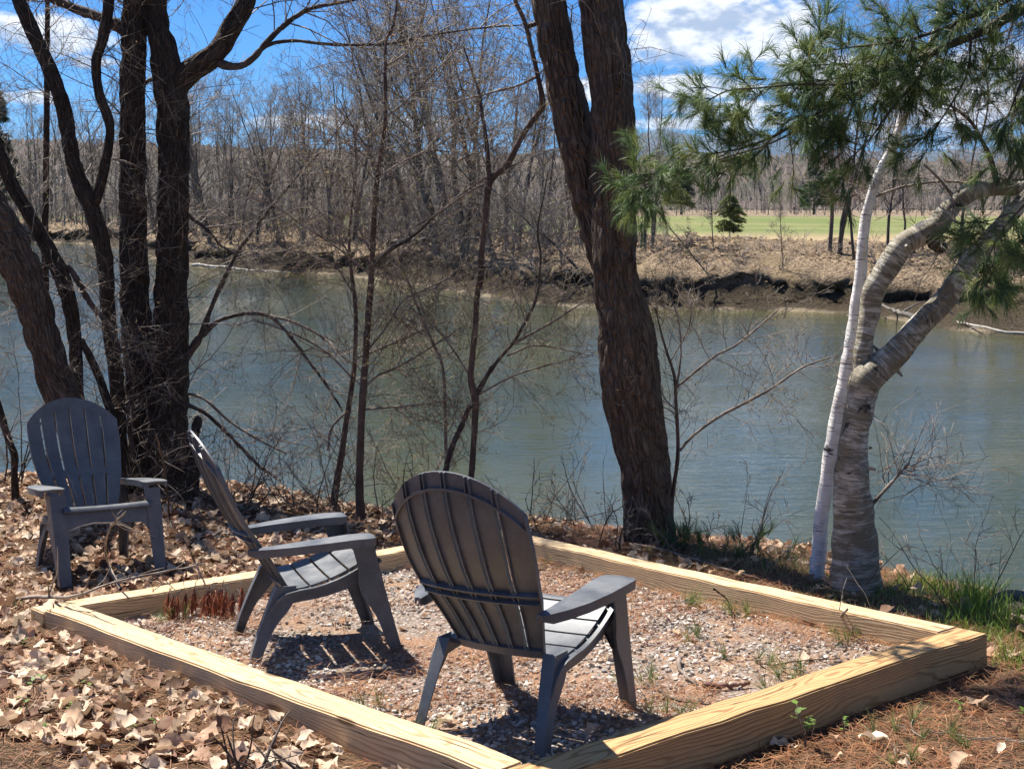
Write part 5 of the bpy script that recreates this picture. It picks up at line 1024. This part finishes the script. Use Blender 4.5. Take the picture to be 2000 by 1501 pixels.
# rust-red dead bough hanging over the timber
t = empty('dead_pine_bough', W(pad(420, 1140, .16)), 'rust-red dead pine bough hanging over the timber behind the side-on chair', 'pine branch'); rng = np.random.default_rng(9); a = Acc(); tp = []
for i in range(26):
    p = pad(330+150*rng.random(), 1142+rng.uniform(-12, 10), .16); e = p+np.array([rng.normal()*.04, -rng.uniform(.02, .08), -.03]); e2 = e+np.array([0, -.02, -.05]); P = W(np.array([p, (p+e)/2+[0, 0, .015], e, e2])); tubes(a, P[None], np.full((1, 4), .0022), 4); tp.append((P[-1], P[-1]-P[-2]))
part(a, 'twigs', TWIGD, t); a = Acc(); needles(a, rng, np.array([x[0] for x in tp]), norm(np.array([x[1] for x in tp])), 60, .085, [(.30, .09, .045), (.36, .12, .06), (.22, .065, .035)], wid=.0013, cone=.5, droop=1.0); o = part(a, 'needles', NEEDLE, t, False); o['kind'] = 'stuff'
# sticks
def stick(label, pts, r, seed, m=None, z=None, nb=2, cat='stick', name='stick', h=None, bl=(.08, .25)):
    rng = np.random.default_rng(seed); P = []
    for i, (x, y) in enumerate(pts):
        zz = h[i] if h else None
        if zz is None: p = pad(x, y, .02); zz = GB+.02 if in_quad(p[0], p[1], TW) else float(gz(p[0], p[1]))+.02
        P.append(pad(x, y, zz))
    P, R, _ = resample(np.array(P), np.linspace(r, r*.55, len(P)), 18); P = W(P); t = empty(name, P[0], label, cat); a = Acc(); tubes(a, P[None]+rng.normal(size=(1, 18, 3))*r*.18, (R*(1+.12*rng.normal(size=18)))[None], 7); part(a, 'stem', m or TWIG, t)
    if nb:
        g_ = grow(rng, P[None], R[None], nb, bl, (25, 60), 5, .55, .05, .3, .2, .9, .4, .0015)
        for k in range(nb): a = Acc(); tubes(a, g_[0][k:k+1], g_[1][k:k+1], 4); part(a, 'twig', m or TWIG, t)
    return t
REDB = twig_mat('red_brown_stick', (.13, .065, .045), (.22, .13, .10), 12)
stick('grey curved stick lying on pale gravel, touching a red-brown stick', [(1328, 1285), (1326, 1300), (1338, 1318), (1360, 1334)], .011, 1, nb=0)
stick('short thick red-brown stick with peeling bark on the gravel', [(1376, 1339), (1420, 1338), (1466, 1334)], .013, 2, REDB, nb=0)
stick('grey stick propped against the far timber', [(1620, 1215), (1640, 1205), (1656, 1189)], .009, 3, h=[.05, .10, .19], nb=1)
stick('thin dark twig on the gravel below the curved stick', [(1276, 1338), (1310, 1362), (1360, 1372), (1420, 1378)], .005, 4, TWIGD)
stick('small pale twig on gravel beside the broad chair arm', [(1280, 1185), (1300, 1200), (1316, 1212)], .005, 5, nb=0)
stick('thin twig lying among green sprigs on the gravel', [(1470, 1280), (1500, 1298), (1560, 1290), (1640, 1285)], .004, 6, TWIGD)
stick('bundle of dark twigs on gravel near the hidden timber corner', [(1035, 1112), (1100, 1112), (1160, 1098)], .007, 7, TWIGD, nb=5)
stick('long bare branch lying along the outside of the far timber', [(1240, 1062), (1300, 1075), (1400, 1105), (1480, 1128)], .009, 8, nb=4)
stick('crooked pale twig in the shadow of the broad-armed chair', [(1135, 1460), (1160, 1430), (1190, 1415), (1180, 1395)], .005, 9, nb=2)
stick('thin bent stick leaning on the far timber, mid-length', [(1395, 1150), (1415, 1165), (1430, 1185)], .005, 10, TWIGD, h=[.2, .12, .04], nb=1)
stick('broken branch under the side-on chair arm, on the leaf litter', [(370, 1070), (410, 1050), (440, 1030)], .014, 11, nb=1)
stick('long fallen bare branch crossing the timber in front of the shaded chair', [(0, 1178), (60, 1165), (140, 1165), (210, 1140), (300, 1120), (400, 1100)], .009, 12, nb=14, h=[.05, .08, .2, .24, .26, .22], bl=(.15, .5))
stick('upright forked dead twig in front of the shaded chair', [(235, 1150), (215, 1110), (205, 1070), (215, 1030), (245, 1000)], .008, 13, h=[.14, .18, .3, .45, .6], nb=8, bl=(.12, .4))
stick('grey twig crossing the leaf litter', [(0, 1310), (60, 1322), (110, 1330)], .005, 14)
stick('bent dead stem leaning against the twin-trunked tree', [(338, 1040), (330, 1000), (322, 920), (305, 850)], .009, 15, TWIGD, h=[.02, .12, .5, .85], nb=6, bl=(.15, .5))
# cut stems
t = shrub('cut_stem_clump', 'dark cut shrub stems poking up through the leaf litter beside the timber', 'shrub', 500, 1500, 3.75, 16, .24, 951, .8, (-.2, 0, 0), r=.006, n2=1, n3=1, m=TWIGD)
# seedlings
def seedling(px, py, h, n, seed, label='small fresh green seedling in the leaf litter', group='green seedlings in the leaf litter', size=.022):
    rng = np.random.default_rng(seed); p = pad(px, py); b = np.array([p[0], p[1], float(gz(p[0], p[1]))]); t = empty('seedling', W(b), label, 'seedling', group); S = []; a = Acc(); la = Acc()
    for i in range(n):
        d = norm(np.array([[rng.normal()*.35, rng.normal()*.35, 1]]))[0]; e = b+d*h*rng.uniform(.5, 1.1); P = W(np.array([b+[0, 0, -.01], (b+e)/2+rng.normal(size=3)*.006, e])); tubes(a, P[None], np.full((1, 3), .0014), 4)
        for k in range(3):
            an = rng.uniform(0, 6.28); u = norm(np.array([[math.cos(an), math.sin(an), rng.uniform(.2, .9)]]))[0]; s = norm(np.cross(u, [0, 0, 1.])[None])[0]; L_ = size*rng.uniform(.7, 1.3); c0 = P[-1]-np.array([0, 0, .012*k])
            V = [c0, c0+u*L_*.4+s*L_*.3, c0+u*L_*.8+s*L_*.24-[0, 0, .1*L_], c0+u*L_*1.15-[0, 0, .25*L_], c0+u*L_*.8-s*L_*.24-[0, 0, .1*L_], c0+u*L_*.4-s*L_*.3, c0+u*L_*.55-[0, 0, .05*L_]]
            la.add(V, np.array([[0, 1, 6], [1, 2, 6], [2, 3, 6], [3, 4, 6], [4, 5, 6], [5, 0, 6]]), np.tile(np.array([[.15, .24, .04]])*rng.uniform(.7, 1.3), (7, 1)))
    part(a, 'stem', SAP, t); part(la, 'leaves', GRASSM, t); return t
seedling(1575, 1465, .15, 5, 1, 'green broad-leaved seedling against the grainy near timber', None, .035)
for i, (px, py, h) in enumerate([(45, 1290, .05), (70, 1395, .09), (65, 1430, .11), (140, 1430, .06), (160, 1390, .06), (310, 1470, .07), (265, 1460, .05), (30, 1200, .06), (100, 1475, .05), (420, 1365, .04)]): seedling(px, py, h, 2, 20+i)
for i, (px, py, h) in enumerate([(1880, 1395, .05), (1840, 1320, .06), (1990, 1420, .08), (1650, 1440, .10)]): seedling(px, py, h, 2, 40+i, 'small green seedling on rusty needles by the near timber corner', 'seedlings by the timber corner')
# dark rock at the lip by the bright grass
rng = np.random.default_rng(3); bm = bmesh.new(); bmesh.ops.create_icosphere(bm, subdivisions=4, radius=1); V = np.array([v.co[:] for v in bm.verts]); Fc = np.array([[v.index for v in f.verts] for f in bm.faces]); bm.free()
V = V*(1+.5*(fbm(V[:, :1]*1.5+V[:, 2:]*.8+9, V[:, 1:2]*1.5+9, 5)-.47)+.15*(fbm(V[:, :1]*6+9, V[:, 1:2]*6+V[:, 2:]*5+19, 6)-.47))*np.array([.17, .16, .10])+W(pad(2000, 1195, .02)); a = Acc(); a.add(V, Fc)
ROCKM = bark_mat('dark_root_wood', (.03, .025, .02), (.07, .055, .045), (.10, .09, .07)); tag(link('root_stump', a.mesh('root_stump', TWIGD)), 'dark weathered root stump at the water edge by the bright grass', 'stump')
# ------------------------------------------------------------------ air
bm = bmesh.new(); bmesh.ops.create_cube(bm, size=1); bmesh.ops.scale(bm, vec=(40000, 20000, 800), verts=bm.verts); bmesh.ops.translate(bm, vec=(0, 6000, 400-7), verts=bm.verts)
me = bpy.data.meshes.new('haze'); bm.to_mesh(me); bm.free(); m = bpy.data.materials.new('haze_air'); m.use_nodes = True; nt = m.node_tree; nt.nodes.clear(); vo = nt.nodes.new('ShaderNodeVolumePrincipled'); vo.inputs['Color'].default_value = (.36, .62, 1, 1); vo.inputs['Density'].default_value = HAZE; vo.inputs['Anisotropy'].default_value = .3
mo = nt.nodes.new('ShaderNodeOutputMaterial'); nt.links.new(vo.outputs[0], mo.inputs['Volume']); me.materials.append(m)
tag(link('haze', me), 'thin blue haze over the far hills', 'haze', None, 'stuff')
